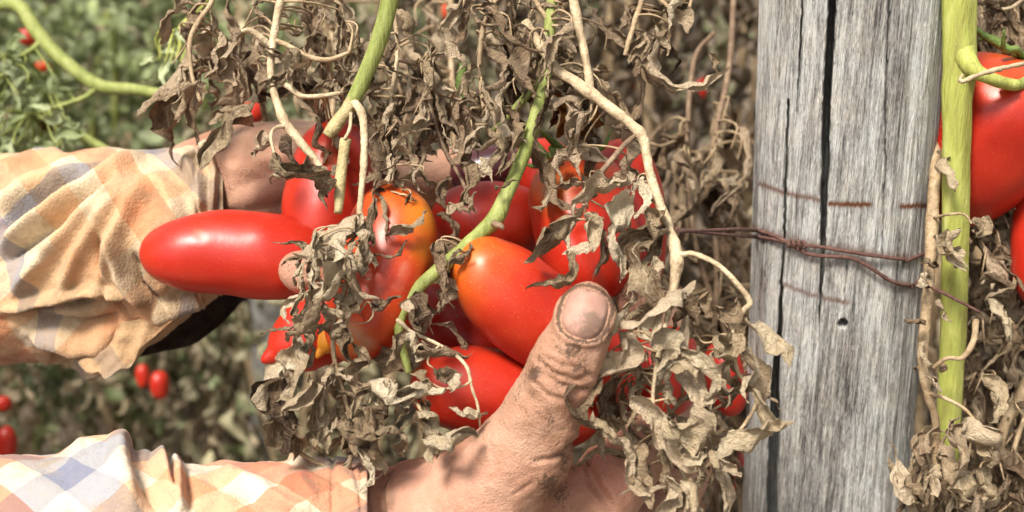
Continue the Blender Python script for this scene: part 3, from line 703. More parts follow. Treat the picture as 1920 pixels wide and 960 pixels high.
# ------------------------------------------------------------------ hands: smooth unions of tapered limbs, meshed by surface nets
def round_cone(p, a, b, r1, r2):
    ba = b - a; l2 = ba @ ba; rr = r1 - r2; a2 = l2 - rr * rr; il2 = 1 / l2
    pa = p - a; y = pa @ ba; z = y - l2
    x2 = np.sum((pa * l2 - y[..., None] * ba) ** 2, -1); y2 = y * y * l2; z2 = z * z * l2
    k = np.sign(rr) * rr * rr * x2
    c1 = np.sign(z) * a2 * z2 > k; c2 = np.sign(y) * a2 * y2 < k
    return np.where(c1, np.sqrt(x2 + z2) * il2 - r2, np.where(c2, np.sqrt(x2 + y2) * il2 - r1, (np.sqrt(x2 * a2 * il2) + y * rr) * il2 - r1))
def smin(a, b, k):
    h = np.maximum(k - np.abs(a - b), 0) / k
    return np.minimum(a, b) - h * h * k * .25
def chain(path, k=.004):
    p, r = pxpath(path)
    def f(q):
        d = None
        for i in range(len(p) - 1):
            e = round_cone(q, p[i], p[i + 1], r[i], r[i + 1]); d = e if d is None else smin(d, e, k)
        return d
    return f
def surf_net(fun, lo, hi, h):
    ax = [np.arange(lo[i], hi[i] + h, h) for i in range(3)]
    n = [len(a) for a in ax]; D = np.empty(n)
    B = 10; hd = B * h * .87 + .013                                 # skip blocks that lie clear of the surface
    nb = [-(-m_ // B) for m_ in n]
    ctr = np.stack(np.meshgrid(*[ax[i][0] + (np.arange(nb[i]) * B + B / 2) * h for i in range(3)], indexing='ij'), -1); Dc = fun(ctr)
    for i in range(nb[0]):
        for j in range(nb[1]):
            for k in range(nb[2]):
                sl_ = (slice(i * B, i * B + B), slice(j * B, j * B + B), slice(k * B, k * B + B))
                if abs(Dc[i, j, k]) > hd: D[sl_] = Dc[i, j, k]; continue
                D[sl_] = fun(np.stack(np.meshgrid(ax[0][sl_[0]], ax[1][sl_[1]], ax[2][sl_[2]], indexing='ij'), -1))
    S = D < 0
    cs = [(a, b, c) for a in (0, 1) for b in (0, 1) for c in (0, 1)]
    def sub(A, o): return A[o[0]:n[0] - 1 + o[0], o[1]:n[1] - 1 + o[1], o[2]:n[2] - 1 + o[2]]
    cnt = sum(sub(S, o).astype(np.int8) for o in cs); act = (cnt > 0) & (cnt < 8); I = np.argwhere(act)
    acc = np.zeros((len(I), 3)); num = np.zeros(len(I))
    for a in cs:
        for b in cs:
            if sum(abs(a[i] - b[i]) for i in range(3)) == 1 and a < b:
                da, db = D[tuple((I + a).T)], D[tuple((I + b).T)]; m_ = (da < 0) != (db < 0)
                t = np.where(m_, da / np.where(m_, da - db, 1), 0)
                acc += m_[:, None] * (np.array(a) + t[:, None] * (np.array(b) - np.array(a))); num += m_
    V = np.array(lo) + (I + acc / num[:, None]) * h
    idx = np.full(act.shape, -1); idx[act] = np.arange(len(I)); Q = []
    for d in range(3):
        u, v = (d + 1) % 3, (d + 2) % 3
        s0 = [slice(None)] * 3; s1 = [slice(None)] * 3; s0[d] = slice(0, -1); s1[d] = slice(1, None)
        E = S[tuple(s0)] != S[tuple(s1)]; K = np.argwhere(E); K = K[(K[:, u] > 0) & (K[:, v] > 0) & (K[:, u] < n[u] - 1) & (K[:, v] < n[v] - 1)]
        fl = S[tuple(K.T)]; eu = np.zeros(3, int); eu[u] = 1; ev = np.zeros(3, int); ev[v] = 1
        q = np.stack([idx[tuple((K - eu - ev).T)], idx[tuple((K - ev).T)], idx[tuple(K.T)], idx[tuple((K - eu).T)]], -1)
        q[~fl] = q[~fl][:, ::-1]; Q.append(q)
    Q = np.vstack(Q); Q = Q[(Q >= 0).all(1)]
    for _ in range(2):                                             # settle on the surface
        e = h * .4; d0 = fun(V); gr = np.stack([fun(V + np.eye(3)[i] * e) - d0 for i in range(3)], -1) / e
        V = V - gr * (d0 / np.maximum((gr ** 2).sum(-1), .2))[:, None] * .9
    return V, Q, nrm(gr)
def subdivide(V, Q):
    """one smooth subdivision of a quad mesh, through Blender"""
    me = bpy.data.meshes.new('tmp'); fast_mesh(me, V, Q); o = bpy.data.objects.new('tmp', me); COL.objects.link(o)
    md = o.modifiers.new('s', 'SUBSURF'); md.levels = 1
    ev = o.evaluated_get(bpy.context.evaluated_depsgraph_get()); m2 = ev.to_mesh()
    v = np.empty(len(m2.vertices) * 3); m2.vertices.foreach_get('co', v); nn = np.empty(len(m2.vertices) * 3); m2.vertices.foreach_get('normal', nn)
    q = np.empty(len(m2.loops), np.int32); m2.loops.foreach_get('vertex_index', q)
    ev.to_mesh_clear(); bpy.data.objects.remove(o); bpy.data.meshes.remove(me)
    return v.reshape(-1, 3), q.reshape(-1, 4), nn.reshape(-1, 3)

person = thing('person', (-1.0, .35, 0.0), 'person in a soiled plaid shirt, both earthy hands cupping ripe tomatoes', 'person')
# near hand: thumb up, nail to the camera, fingers passing under and behind the tomatoes
thumb = chain([(1101, 574, .3745, 46), (1093, 610, .374, 53), (1066, 668, .376, 61), (1045, 715, .379, 63), (1020, 770, .384, 68), (985, 845, .392, 84), (900, 940, .402, 108), (800, 985, .410, 118), (690, 1000, .415, 112)], .004)
palm = chain([(640, 1010, .42, 110), (800, 1030, .425, 125), (960, 1040, .430, 118), (1085, 1000, .425, 86)], .01)
palm2 = chain([(700, 1060, .43, 100), (900, 1120, .45, 120), (1080, 1120, .46, 100)], .01)
web = chain([(950, 960, .408, 80), (1075, 930, .416, 50)], .006)
index = chain([(1085, 1000, .425, 78), (1145, 905, .422, 68), (1195, 850, .433, 58), (1262, 742, .458, 50), (1240, 620, .452, 46), (1200, 560, .448, 42), (1186, 530, .446, 36)], .003)
middle = chain([(1110, 1060, .445, 74), (1230, 980, .46, 62), (1290, 860, .485, 50), (1260, 740, .49, 46), (1220, 680, .488, 40)], .003)
ring = chain([(1090, 1130, .47, 70), (1210, 1080, .49, 58), (1270, 960, .51, 48), (1230, 850, .51, 42)], .003)
little = chain([(1060, 1180, .49, 62), (1150, 1150, .51, 50), (1200, 1060, .53, 42), (1180, 970, .53, 36)], .003)
def near_hand(q):
    s = smin(palm(q), palm2(q), .02); s = smin(s, web(q), .008)
    for fn in (middle, ring, little): s = smin(s, fn(q), .004)
    s = smin(s, index(q), .0045)
    return smin(s, thumb(q), .0055)
lo = np.array((-.065, .30, .60)); hi = np.array((.085, .52, .83))
def bounds(paths):
    ps = np.vstack([pxpath(p)[0] for p in paths]); rs_ = max(pxpath(p)[1].max() for p in paths)
    return ps.min(0) - rs_ - .004, ps.max(0) + rs_ + .004
lo, hi = bounds([[(640, 1010, .42, 100), (1101, 574, .374, 46), (1186, 530, .446, 36), (1290, 860, .485, 50), (1180, 970, .53, 36), (1060, 1180, .49, 62), (900, 1120, .45, 60)]])
V, Q, G = surf_net(near_hand, lo, hi, .00125)
V, Q, G = subdivide(V, Q)
x, y, d = proj(V); facing = -(G @ FW) > -.15; nearm = facing & (d < .47)
cdirt = np.zeros(len(V)); disp = .0004 * fbm(V * 160, 4, 2) + .00012 * fbm(V * 700, 6, 2)
for line, w, dep in [([(1012, 676), (1040, 700), (1075, 714), (1098, 712)], 5.5, .0009), ([(1020, 700), (1050, 722), (1085, 732), (1104, 728)], 6, .0012), ([(1022, 668), (1050, 684), (1085, 690)], 4, .0005), ([(1000, 716), (1030, 742), (1060, 750)], 4, .0005),
                     ([(1030, 655), (1075, 668)], 3.5, .0003), ([(1080, 826), (1055, 848), (1030, 860), (1000, 866)], 4.5, .0008), ([(1064, 900), (1040, 945), (1010, 960)], 4, .0006), ([(735, 855), (760, 842), (795, 838)], 4, .0006),
                     ([(748, 846), (722, 876), (712, 925), (714, 970)], 9, .0028), ([(905, 860), (890, 900)], 9, .0004), ([(880, 868), (868, 905)], 8, .0004), ([(1000, 905), (960, 930)], 4, .0004),
                     ([(1075, 835), (1100, 870), (1120, 915), (1145, 950)], 8, .0020), ([(1094, 700), (1110, 705)], 5, .0006)]:
    q_, t_ = seg_dist(x + 2 * noise3(V * 300, 9), y, line); disp -= nearm * dep * np.exp(-(q_ / w) ** 2) * np.clip(1.25 - np.abs(2 * t_ - 1) ** 3, 0, 1)
    cdirt = np.maximum(cdirt, nearm * (y < 872) * (x > 985) * (x < 1112) * .8 * np.exp(-(q_ / (w * .8)) ** 2))
    disp += nearm * dep * .25 * np.exp(-((q_ - 2.4 * w) / (1.3 * w)) ** 2)
for (cx, cy, r_, am) in [(955, 780, 30, .0006), (930, 820, 40, .0008)]:
    disp += nearm * am * np.exp(-(np.hypot(x - cx, y - cy) / r_) ** 2)
# nail bed: along the thumb
ta = np.array((-.27, .963)); tb = np.array((.963, .27))
def nail_uv(x, y): 
    dx, dy = x - 1097, y - 588
    return (dx * tb[0] + dy * tb[1]) / 44, (dx * ta[0] + dy * ta[1]) / 49
na, nb = nail_uv(x, y); rho = (np.abs(na) ** 2.6 + np.abs(nb) ** 2.6) ** (1 / 2.6)
tipfront = nearm & (d < .40)
disp -= tipfront * .0013 * np.clip(1 - (rho / 1.02) ** 8, 0, 1)
disp += tipfront * .0009 * np.exp(-((rho - 1.16) / .13) ** 2) * np.clip(.35 + nb * .6 + np.abs(na) * .8, 0, 1)
V2 = V + G * disp[:, None]
dirt = (.34 + .42 * fbm(V * 60, 31, 3)) * np.clip(1.25 - np.hypot((x - 840) / 190, (y - 930) / 120) ** -2 * .5, .25, 1)
for (cx, cy, r_, am) in [(1075, 660, 32, .8), (1085, 690, 26, .8), (1003, 700, 24, .9), (1000, 740, 30, .6), (1045, 640, 30, .5), (1050, 620, 22, .5), (1130, 560, 26, .5), (1035, 910, 46, .75), (1060, 880, 30, .6), (1055, 860, 24, .7), (980, 690, 22, .5), (1090, 770, 26, .35), (1010, 850, 40, .35), (900, 880, 40, .2),
                          (1185, 545, 40, .7), (1140, 620, 18, .7), (1060, 960, 50, .4), (1120, 880, 30, .2)]:
    dirt = np.maximum(dirt, 1.25 * am * np.exp(-(np.hypot(x - cx, y - cy) / r_) ** 2) * facing)
dirt = np.maximum(dirt, tipfront * 1.3 * np.exp(-((rho - 1.05) / .07) ** 2))
dirt = np.maximum(dirt, cdirt)
red = np.zeros(len(V))
for (cx, cy, r_, am) in [(1150, 890, 70, .8), (1075, 920, 60, .6), (1180, 540, 50, .6), (760, 860, 60, .5), (880, 880, 50, .25), (1100, 760, 40, .3)]:
    red = np.maximum(red, am * np.exp(-(np.hypot(x - cx, y - cy) / r_) ** 2))
hand = obj('hand', V2, Q, SKIN, person, attrs={'dirt': dirt, 'red': red}); hand['label'] = 'near hand, thumb up with dirty nail'
# the nail itself: a curved plate seated in its bed
nu, nv = 34, 38
av, bv = np.meshgrid(np.linspace(-1, 1, nu), np.linspace(-1, 1, nv), indexing='ij')
sx = av * np.sqrt(1 - .46 * bv ** 2) ; sy = bv * np.sqrt(1 - .46 * av ** 2)
def nail_px(a, b): return 1097 + tb[0] * a * 44 + ta[0] * b * 49, 588 + tb[1] * a * 44 + ta[1] * b * 49
X, Y = nail_px(sx, sy)
dd = np.full(X.shape, .355)
for _ in range(40): dd = dd + np.clip(thumb(P(X, Y, dd)), -.004, .004) * .85
rr_ = (np.abs(sx) ** 2.6 + np.abs(sy) ** 2.6) ** (1 / 2.6)
dd = dd + .0001 - .00065 * (1 - np.clip(rr_, 0, 1) ** 4) + .0007 * np.clip(rr_ - .82, 0, 1) / .18
Vn = P(X, Y, dd).reshape(-1, 3)
nd = np.clip(.25 + .75 * np.exp(-(np.hypot(X - 1112, Y - 605) / 24) ** 2) + .9 * np.exp(-((rr_ - 1) / .08) ** 2) + .7 * (Y < 545) * (X > 1100), 0, 1.2)
nl = obj('nail', Vn, grid_faces(nu, nv), NAIL, hand, attrs={'dirt': nd.ravel()}); nl['label'] = 'thumbnail rimmed with dirt'
# far hand: palm down over the cluster, thumb round the front
f_arm = chain([(150, 440, .515, 105), (300, 390, .51, 92), (410, 350, .500, 86), (500, 345, .492, 98), (600, 330, .500, 92)], .012)
f_back = chain([(480, 330, .515, 92), (560, 322, .52, 85), (640, 335, .525, 66)], .01)
f_idx = chain([(620, 330, .505, 56), (730, 345, .51, 46), (845, 318, .515, 40), (905, 340, .53, 38), (920, 390, .54, 33)], .003)
f_mid = chain([(640, 330, .53, 56), (760, 345, .54, 46), (870, 335, .55, 40), (940, 350, .56, 34)], .003)
f_rng = chain([(640, 345, .555, 52), (760, 365, .57, 44), (850, 365, .58, 38), (890, 390, .58, 32)], .003)
f_lit = chain([(620, 350, .57, 46), (730, 350, .59, 38), (790, 390, .60, 33), (800, 430, .60, 28)], .003)
f_thb = chain([(520, 370, .495, 66), (600, 440, .485, 52), (660, 500, .462, 46), (610, 512, .430, 42), (566, 508, .424, 37), (556, 506, .4235, 33)], .003)
def far_hand(q):
    s = smin(f_arm(q), f_back(q), .015)
    for fn in (f_idx, f_mid, f_rng, f_lit): s = smin(s, fn(q), .005)
    return smin(s, f_thb(q), .006)
lo, hi = bounds([[(150, 420, .515, 100), (940, 280, .5, 40), (700, 560, .42, 30), (620, 350, .60, 60), (556, 506, .42, 30), (600, 220, .5, 30)]])
V, Q, G = surf_net(far_hand, lo, hi, .0016)
x, y, d = proj(V); facing = -(G @ FW) > -.1
disp = .0004 * fbm(V * 120, 14, 2)
for line, w, dep in [([(470, 322), (520, 335), (550, 350)], 8, -.0010), ([(440, 400), (460, 370), (470, 340)], 6, .0005), ([(548, 486), (546, 500), (556, 512), (570, 518)], 5, .0011), ([(430, 330), (440, 300), (470, 280)], 9, .0005), ([(430, 385), (500, 360), (560, 352)], 14, -.0016), ([(440, 315), (500, 300), (570, 285)], 14, -.0018), ([(450, 350), (520, 322)], 9, .0010), ([(470, 395), (530, 385)], 8, .0010)]:
    q_, t_ = seg_dist(x, y, line); disp -= facing * dep * np.exp(-(q_ / w) ** 2)
dirt = .2 + .25 * fbm(V * 60, 33, 2)
for (cx, cy, r_, am) in [(546, 500, 26, .5), (450, 390, 40, .25), (830, 300, 60, .4)]: dirt = np.maximum(dirt, am * np.exp(-(np.hypot(x - cx, y - cy) / r_) ** 2))
red = .25 * np.exp(-(np.hypot(x - 540, y - 500) / 60) ** 2) + .35 * np.exp(-(np.hypot(x - 520, y - 345) / 30) ** 2)
fh = obj('hand', V + G * disp[:, None], Q, SKIN, person, attrs={'dirt': dirt, 'red': red}); fh['label'] = 'far hand, palm down behind the tomatoes'

# ------------------------------------------------------------------ sleeves
def sleeve(stations, folds, m, n, k, inner, label, hem=True, seed=0, vscale=1.0, namp=.0012, famp=1.0, grime=(), g0=.1):
    """stations: (px, top y, bottom y, d, depth radius m); last one is the cuff; folds: (polyline px, width px, height m)"""
    st = catmull(np.asarray(stations, float), n)
    ph = np.linspace(0, 2 * np.pi, k, endpoint=False)
    xx = np.repeat(st[:, :1], k, 1); cy = (st[:, 1] + st[:, 2]) / 2; ry = (st[:, 2] - st[:, 1]) / 2
    yy = cy[:, None] - ry[:, None] * np.sign(np.cos(ph)) * np.abs(np.cos(ph)) ** .9
    dd = st[:, 3:4] - st[:, 4:5] * np.sign(np.sin(ph)) * np.abs(np.sin(ph)) ** .9
    V = P(xx, yy, dd)
    du = np.gradient(V, axis=0); dv = np.roll(V, -1, 1) - np.roll(V, 1, 1); G = nrm(np.cross(dv, du))
    cen = V.mean(1, keepdims=True); G = G * np.sign(((V - cen) * G).sum(-1, keepdims=True))
    x, y, d = proj(V); fr_ = (np.sin(ph) > -.45)[None] * np.ones((n, 1))
    disp = namp * fbm(V * 45, seed, 3) + .0004 * fbm(V * 220, seed + 3, 2)
    for line, w, a in folds:
        q_, t_ = seg_dist(x + 5 * noise3(V * 60, seed + 5), y + 5 * noise3(V * 60, seed + 6), line); disp = disp + fr_ * a * famp * (np.exp(-(q_ / w) ** 2) if a > 0 else np.exp(-np.abs(q_) / w)) * np.clip(1.2 - np.abs(2 * t_ - 1) ** 4, 0, 1)
    cuff = np.linalg.norm(V.mean(1) - V[-1:].mean(1), axis=1)            # stitched hem along the cuff
    disp = disp + (.0007 * (cuff < .0115) - .0012 * np.exp(-((cuff - .0122) / .0007) ** 2) - .0006 * np.exp(-((cuff - .0022) / .0006) ** 2))[:, None]
    V = V + G * disp[..., None]
    gm = g0 + .15 * fbm(V * 25, seed + 9, 2)
    for gx_, gy_, gr_, ga_ in grime: gm = np.maximum(gm, ga_ * np.exp(-(np.hypot(x - gx_, y - gy_) / gr_) ** 2))
    u = np.concatenate([[0], np.cumsum(np.linalg.norm(np.diff(V.mean(1), axis=0), axis=1))])
    vv = np.linspace(0, 1, k, endpoint=False)[None] * (2 * np.pi * .045) * vscale
    uv = np.stack(np.broadcast_arrays(u[:, None], vv + 0 * u[:, None]), -1)
    # turn the cloth in at the cuff: thick rim then the inner face
    rim = [V[-1] + (V[-1] - V[-2]) * .5 - G[-1] * .0006, V[-1] - G[-1] * .0016]
    for j in range(2, 2 + inner): rim.append(V[-j] - G[-j] * .0019)
    Va = np.concatenate([V, np.stack(rim)]); uva = np.concatenate([uv, np.repeat(uv[-1:], len(rim), 0)])
    f = grid_faces(len(Va), k, True)
    keep = f
    s = obj('sleeve', Va.reshape(-1, 3), keep, m, person, uv=uva.reshape(-1, 2), attrs={'grime': np.concatenate([gm, np.repeat(gm[-1:], len(rim), 0)]).ravel()}); s['label'] = label
    return s, st, V, G

# near sleeve: only its top shows along the bottom of the frame
near = [(-1250, 700, 1400, .66, .066), (-1000, 820, 1420, .60, .062), (-700, 880, 1410, .53, .057), (-420, 900, 1380, .47, .052), (-200, 872, 1330, .44, .048), (-60, 858, 1290, .42, .045), (60, 857, 1270, .415, .044), (140, 852, 1260, .412, .043), (205, 842, 1245, .41, .042), (260, 856, 1240, .41, .041), (320, 868, 1230, .411, .04), (400, 872, 1220, .412, .039), (500, 868, 1205, .412, .038), (560, 862, 1190, .412, .037), (640, 864, 1175, .412, .036), (688, 866, 1165, .412, .0355)]
nfold = [([(120, 868), (160, 842), (205, 830), (222, 845), (235, 900), (260, 970)], 20, .0055), ([(205, 826), (218, 836), (226, 880)], 13, .0018), ([(255, 858), (290, 834), (300, 870), (318, 910), (344, 965)], 17, .0058), ([(322, 858), (334, 880), (345, 960)], 11, .0034),
         ([(240, 850), (262, 905), (300, 965)], 10, -.003), ([(308, 850), (318, 880), (330, 930)], 6, -.0045), ([(352, 885), (355, 960)], 8, -.003), ([(400, 870), (470, 905), (540, 945), (590, 960)], 13, .0022), ([(520, 905), (565, 900), (600, 940)], 14, .0024), ([(380, 900), (450, 930), (520, 965)], 12, -.0018),
         ([(540, 862), (556, 858), (575, 880)], 9, .0026), ([(620, 880), (660, 905), (690, 950)], 14, .0016), ([(0, 880), (70, 900), (150, 960)], 25, .0015), ([(410, 910), (440, 890)], 8, .0015), ([(655, 870), (672, 900), (684, 960)], 5, -.0012)]
sleeve(near, nfold, PLAID_LOW, 330, 220, 30, 'near sleeve, cleaner plaid', seed=41, namp=.0013, famp=.95, grime=[(620, 900, 90, .65), (420, 930, 80, .5), (300, 900, 50, .5), (540, 930, 60, .45)], g0=.16)
# far sleeve: loose, dirty, sagging open under the wrist
far = [(-1300, -60, 640, .78, .074), (-1050, 90, 720, .72, .068), (-780, 195, 760, .66, .062), (-520, 250, 760, .60, .058), (-260, 275, 735, .56, .056), (-80, 288, 700, .53, .054), (0, 290, 685, .522, .053), (60, 288, 680, .518, .052), (140, 284, 688, .514, .051), (220, 284, 676, .511, .050), (290, 286, 640, .508, .048), (345, 276, 600, .503, .042), (392, 266, 565, .500, .037), (418, 272, 548, .499, .034)]
ffold = [([(0, 470), (60, 420), (130, 370), (200, 335), (280, 305)], 13, .0042), ([(0, 395), (80, 350), (170, 318)], 11, .0035), ([(20, 560), (90, 470), (160, 400), (240, 340)], 15, .0040), ([(110, 560), (150, 470), (200, 400), (260, 350)], 14, .0034), ([(0, 430), (80, 372), (160, 335)], 8, -.0035), ([(0, 500), (70, 440), (150, 378), (220, 345)], 8, -.0035),
         ([(190, 540), (205, 460), (250, 390), (300, 340)], 14, .0035), ([(180, 440), (186, 500), (200, 560), (240, 600)], 7, -.0030), ([(215, 450), (230, 520), (270, 575)], 12, .0040), ([(250, 470), (265, 530), (310, 580)], 7, -.0030), ([(0, 585), (90, 560), (170, 548), (240, 560)], 9, .0040), ([(0, 600), (90, 578), (175, 565)], 6, -.0050),
         ([(300, 330), (330, 400), (330, 470)], 18, .0025), ([(350, 300), (372, 350), (372, 400)], 12, .0025), ([(60, 620), (140, 640), (220, 620)], 16, .0045), ([(60, 600), (150, 612), (220, 600)], 8, -.005), ([(150, 690), (200, 650), (240, 640)], 12, .005), ([(100, 660), (140, 680)], 10, -.004),
         ([(385, 275), (402, 330), (396, 400)], 6, .002), ([(0, 330), (60, 300), (120, 292)], 8, .0022), ([(270, 600), (330, 575), (380, 560)], 10, .003)]
sleeve(far, ffold, PLAID_UP, 330, 240, 60, 'far sleeve, dirty and wrinkled', seed=51, namp=.0020, famp=1.9, grime=[(300, 520, 150, .75), (150, 640, 160, .8), (390, 350, 70, .6), (330, 420, 90, .45)], g0=.25)
# unbuttoned cuff flap of the far sleeve hanging below the wrist
def flap(path_top, path_bot, dtop, dbot, m, seed, name, label):
    a = catmull(np.asarray(path_top, float), 60); b = catmull(np.asarray(path_bot, float), 60); t = np.linspace(0, 1, 30)[None, :, None]
    q = a[:, None] * (1 - t) + b[:, None] * t; dz = (np.linspace(0, 1, 60)[:, None] * 0 + dtop * (1 - t[..., 0]) + dbot * t[..., 0])
    Vv = P(q[..., 0], q[..., 1], dz + .004 * np.sin(q[..., 0] / 38 + q[..., 1] / 60)); Vv = Vv + FW * (.006 * fbm(Vv * 60, seed, 3))[..., None]
    back = Vv + FW * .0012
    n_ = 60 * 30; f = grid_faces(60, 30).tolist(); f2 = [[i + n_ for i in q_[::-1]] for q_ in f]
    per = [i * 30 for i in range(60)] + [59 * 30 + j for j in range(1, 30)] + [i * 30 + 29 for i in range(58, -1, -1)] + [j for j in range(28, 0, -1)]
    e = [[per[i], per[(i + 1) % len(per)], per[(i + 1) % len(per)] + n_, per[i] + n_] for i in range(len(per))]
    uv = np.stack([q[..., 0], q[..., 1]], -1).reshape(-1, 2) * .00022
    o = obj(name, np.vstack([Vv.reshape(-1, 3), back.reshape(-1, 3)]), f + f2 + e, m, person, uv=np.vstack([uv, uv]), attrs={'grime': np.full(2 * n_, .95)}); o['label'] = label  # even grime over the cloth, the flap's dark shading put in with it
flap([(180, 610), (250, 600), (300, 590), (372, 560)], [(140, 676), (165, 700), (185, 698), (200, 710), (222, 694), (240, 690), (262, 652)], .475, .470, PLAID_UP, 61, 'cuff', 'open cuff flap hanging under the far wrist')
flap([(250, 560), (330, 540), (400, 545), (470, 560)], [(250, 672), (310, 658), (372, 640), (455, 566)], .535, .530, SHADE_AND_DARK, 63, 'cuff', 'inner cuff under the far wrist, its shade put in as dark cloth')  # dark sheet placed where the cuff opening is only shaded

# the rest of the person, standing beyond the left edge
def body_part(name, cones, k, h, m, uvs=False):
    def f(q):
        s = None
        for a, b, r1, r2 in cones:
            e = round_cone(q, np.array(a, float), np.array(b, float), r1, r2); s = e if s is None else smin(s, e, k)
        return s
    pts = np.array([c[0] for c in cones] + [c[1] for c in cones]); rm = max(max(c[2], c[3]) for c in cones) + .03
    V, Q, G = surf_net(f, pts.min(0) - rm, pts.max(0) + rm, h)
    V = V + G * (.006 * fbm(V * 14, 77, 2))[:, None] * uvs
    return obj(name, V, Q, m, person, uv=np.stack([V[:, 2], V[:, 0] + V[:, 1]], -1), attrs={'grime': np.full(len(V), .3), 'dirt': np.full(len(V), .2), 'red': np.zeros(len(V))})
eN = P(-1230, 1050, .65); eF = P(-1280, 290, .77)
bx_ = -1.02; by_ = .5
body_part('shirt', [((bx_, by_, .92), (bx_ + .02, by_, 1.30), .15, .165), ((bx_ + .02, by_ - .19, 1.36), (bx_ + .02, by_ + .19, 1.36), .075, .075), ((bx_ + .02, by_ - .19, 1.35), tuple(eN), .078, .058), ((bx_ + .02, by_ + .19, 1.35), tuple(eF), .078, .062)], .06, .011, PLAID_LOW, True)
body_part('trousers', [((bx_, by_ - .09, .90), (bx_, by_ - .10, .10), .115, .07), ((bx_, by_ + .09, .90), (bx_, by_ + .10, .10), .115, .07), ((bx_, by_ - .06, .93), (bx_, by_ + .06, .93), .14, .14)], .04, .013, SHADE_AND_DARK, True)
for s_ in (-1, 1): body_part('boot', [((bx_ - .04, by_ + s_ * .1, .055), (bx_ + .15, by_ + s_ * .11, .045), .05, .042)], .02, .008, STEM_BROWN)
body_part('head', [((bx_ + .02, by_, 1.38), (bx_ + .04, by_, 1.50), .058, .055), ((bx_ + .05, by_, 1.57), (bx_ + .03, by_, 1.65), .078, .095), ((bx_ + .13, by_, 1.585), (bx_ + .115, by_, 1.625), .018, .012), ((bx_ + .02, by_ - .093, 1.59), (bx_ + .01, by_ - .098, 1.63), .012, .018), ((bx_ + .02, by_ + .093, 1.59), (bx_ + .01, by_ + .098, 1.63), .012, .018), ((bx_ + .10, by_ - .02, 1.54), (bx_ + .10, by_ + .02, 1.54), .014, .014)], .015, .006, SKIN)
body_part('hair', [((bx_ + .0, by_, 1.66), (bx_ + .05, by_, 1.69), .098, .082), ((bx_ - .03, by_, 1.60), (bx_ - .01, by_, 1.66), .075, .09)], .02, .008, SHADE_AND_DARK)
# ------------------------------------------------------------------ vines and dried branches
# thick forked green stem with the grey bunch hanging from it
t = thing('tomato_vine', P(665, 190, .418), 'thick hairy green stem forking into dry woody ends with a grey leaf bunch', 'vine')
VA = [(790, -420, .40, 17), (752, -120, .412, 17), (731, 0, .416, 16.5), (716, 60, .417, 16), (698, 110, .418, 15.5), (672, 170, .419, 14.5), (655, 200, .42, 13)]
add_stem(t, VA, STEM_GREEN, 'stem', 70, 24, .06, .04); hairs(t, VA[1:], 900, .0011, 5)
add_stem(t, [(668, 176, .4195, 12), (650, 208, .419, 13), (632, 232, .4185, 13), (614, 256, .418, 12)], STEM_WOODY, 'fork', 30, 14, .14)
FR = [(662, 190, .4185, 10), (678, 212, .416, 9.5), (683, 250, .412, 8.5), (682, 310, .408, 8), (677, 360, .405, 7), (674, 400, .402, 6.5)]
add_stem(t, FR, STEM_BONE, 'fork', 40, 12, .12)
add_stem(t, [(648, 262, .415, 11), (643, 300, .412, 10.5), (638, 345, .409, 10), (634, 400, .406, 8)], STEM_WOODY, 'dead_stub', 26, 12, .16)
add_stem(t, [(658, 212, .417, 4), (656, 240, .414, 4), (646, 262, .413, 3.5)], STEM_BONE, 'twig', 14, 8, .1)
S1 = [(674, 395, .402, 6), (682, 430, .398, 5.5), (672, 470, .393, 5), (655, 520, .389, 5), (630, 590, .387, 4.5), (625, 660, .387, 4.5), (640, 720, .388, 4), (660, 790, .389, 3.5), (690, 840, .391, 3)]
add_stem(t, S1, STEM_TAN, 'twig', 60, 10, .15)
S2 = [(660, 500, .391, 5), (620, 530, .388, 4.5), (585, 570, .386, 4.5), (560, 620, .385, 4.5), (540, 690, .386, 4), (525, 750, .388, 4), (545, 830, .391, 4), (580, 860, .394, 4), (612, 875, .396, 3)]
add_stem(t, S2, STEM_TAN, 'twig', 60, 10, .15)
S4 = [(636, 705, .388, 4.5), (680, 722, .387, 4), (730, 732, .386, 4), (780, 756, .384, 3.5), (805, 800, .382, 3), (850, 830, .38, 2.5)]
add_stem(t, S4, STEM_TAN, 'twig', 40, 9, .15)
S3 = [(745, 600, .398, 5.5), (772, 622, .394, 4.5), (810, 640, .39, 4), (850, 662, .387, 4), (876, 690, .385, 4), (884, 725, .384, 3.5), (896, 760, .384, 3), (900, 800, .386, 2.5)]
add_stem(t, S3, STEM_BONE, 'twig', 60, 9, .15)
add_stem(t, [(825, 648, .388, 2.5), (808, 662, .386, 2.2), (802, 680, .386, 2), (812, 690, .386, 1.8)], STEM_BONE, 'twig', 16, 7, .1)
add_stem(t, [(884, 715, .384, 2.6), (862, 726, .383, 2.2), (830, 728, .383, 2), (812, 720, .383, 1.8)], STEM_BONE, 'twig', 18, 7, .1)
add_stem(t, [(672, 588, .392, 2.6), (690, 566, .389, 2.2), (700, 588, .388, 2), (688, 604, .389, 1.6), (666, 606, .39, 1.4)], STEM_BONE, 'tendril', 26, 7, .1)
H = add_leaf
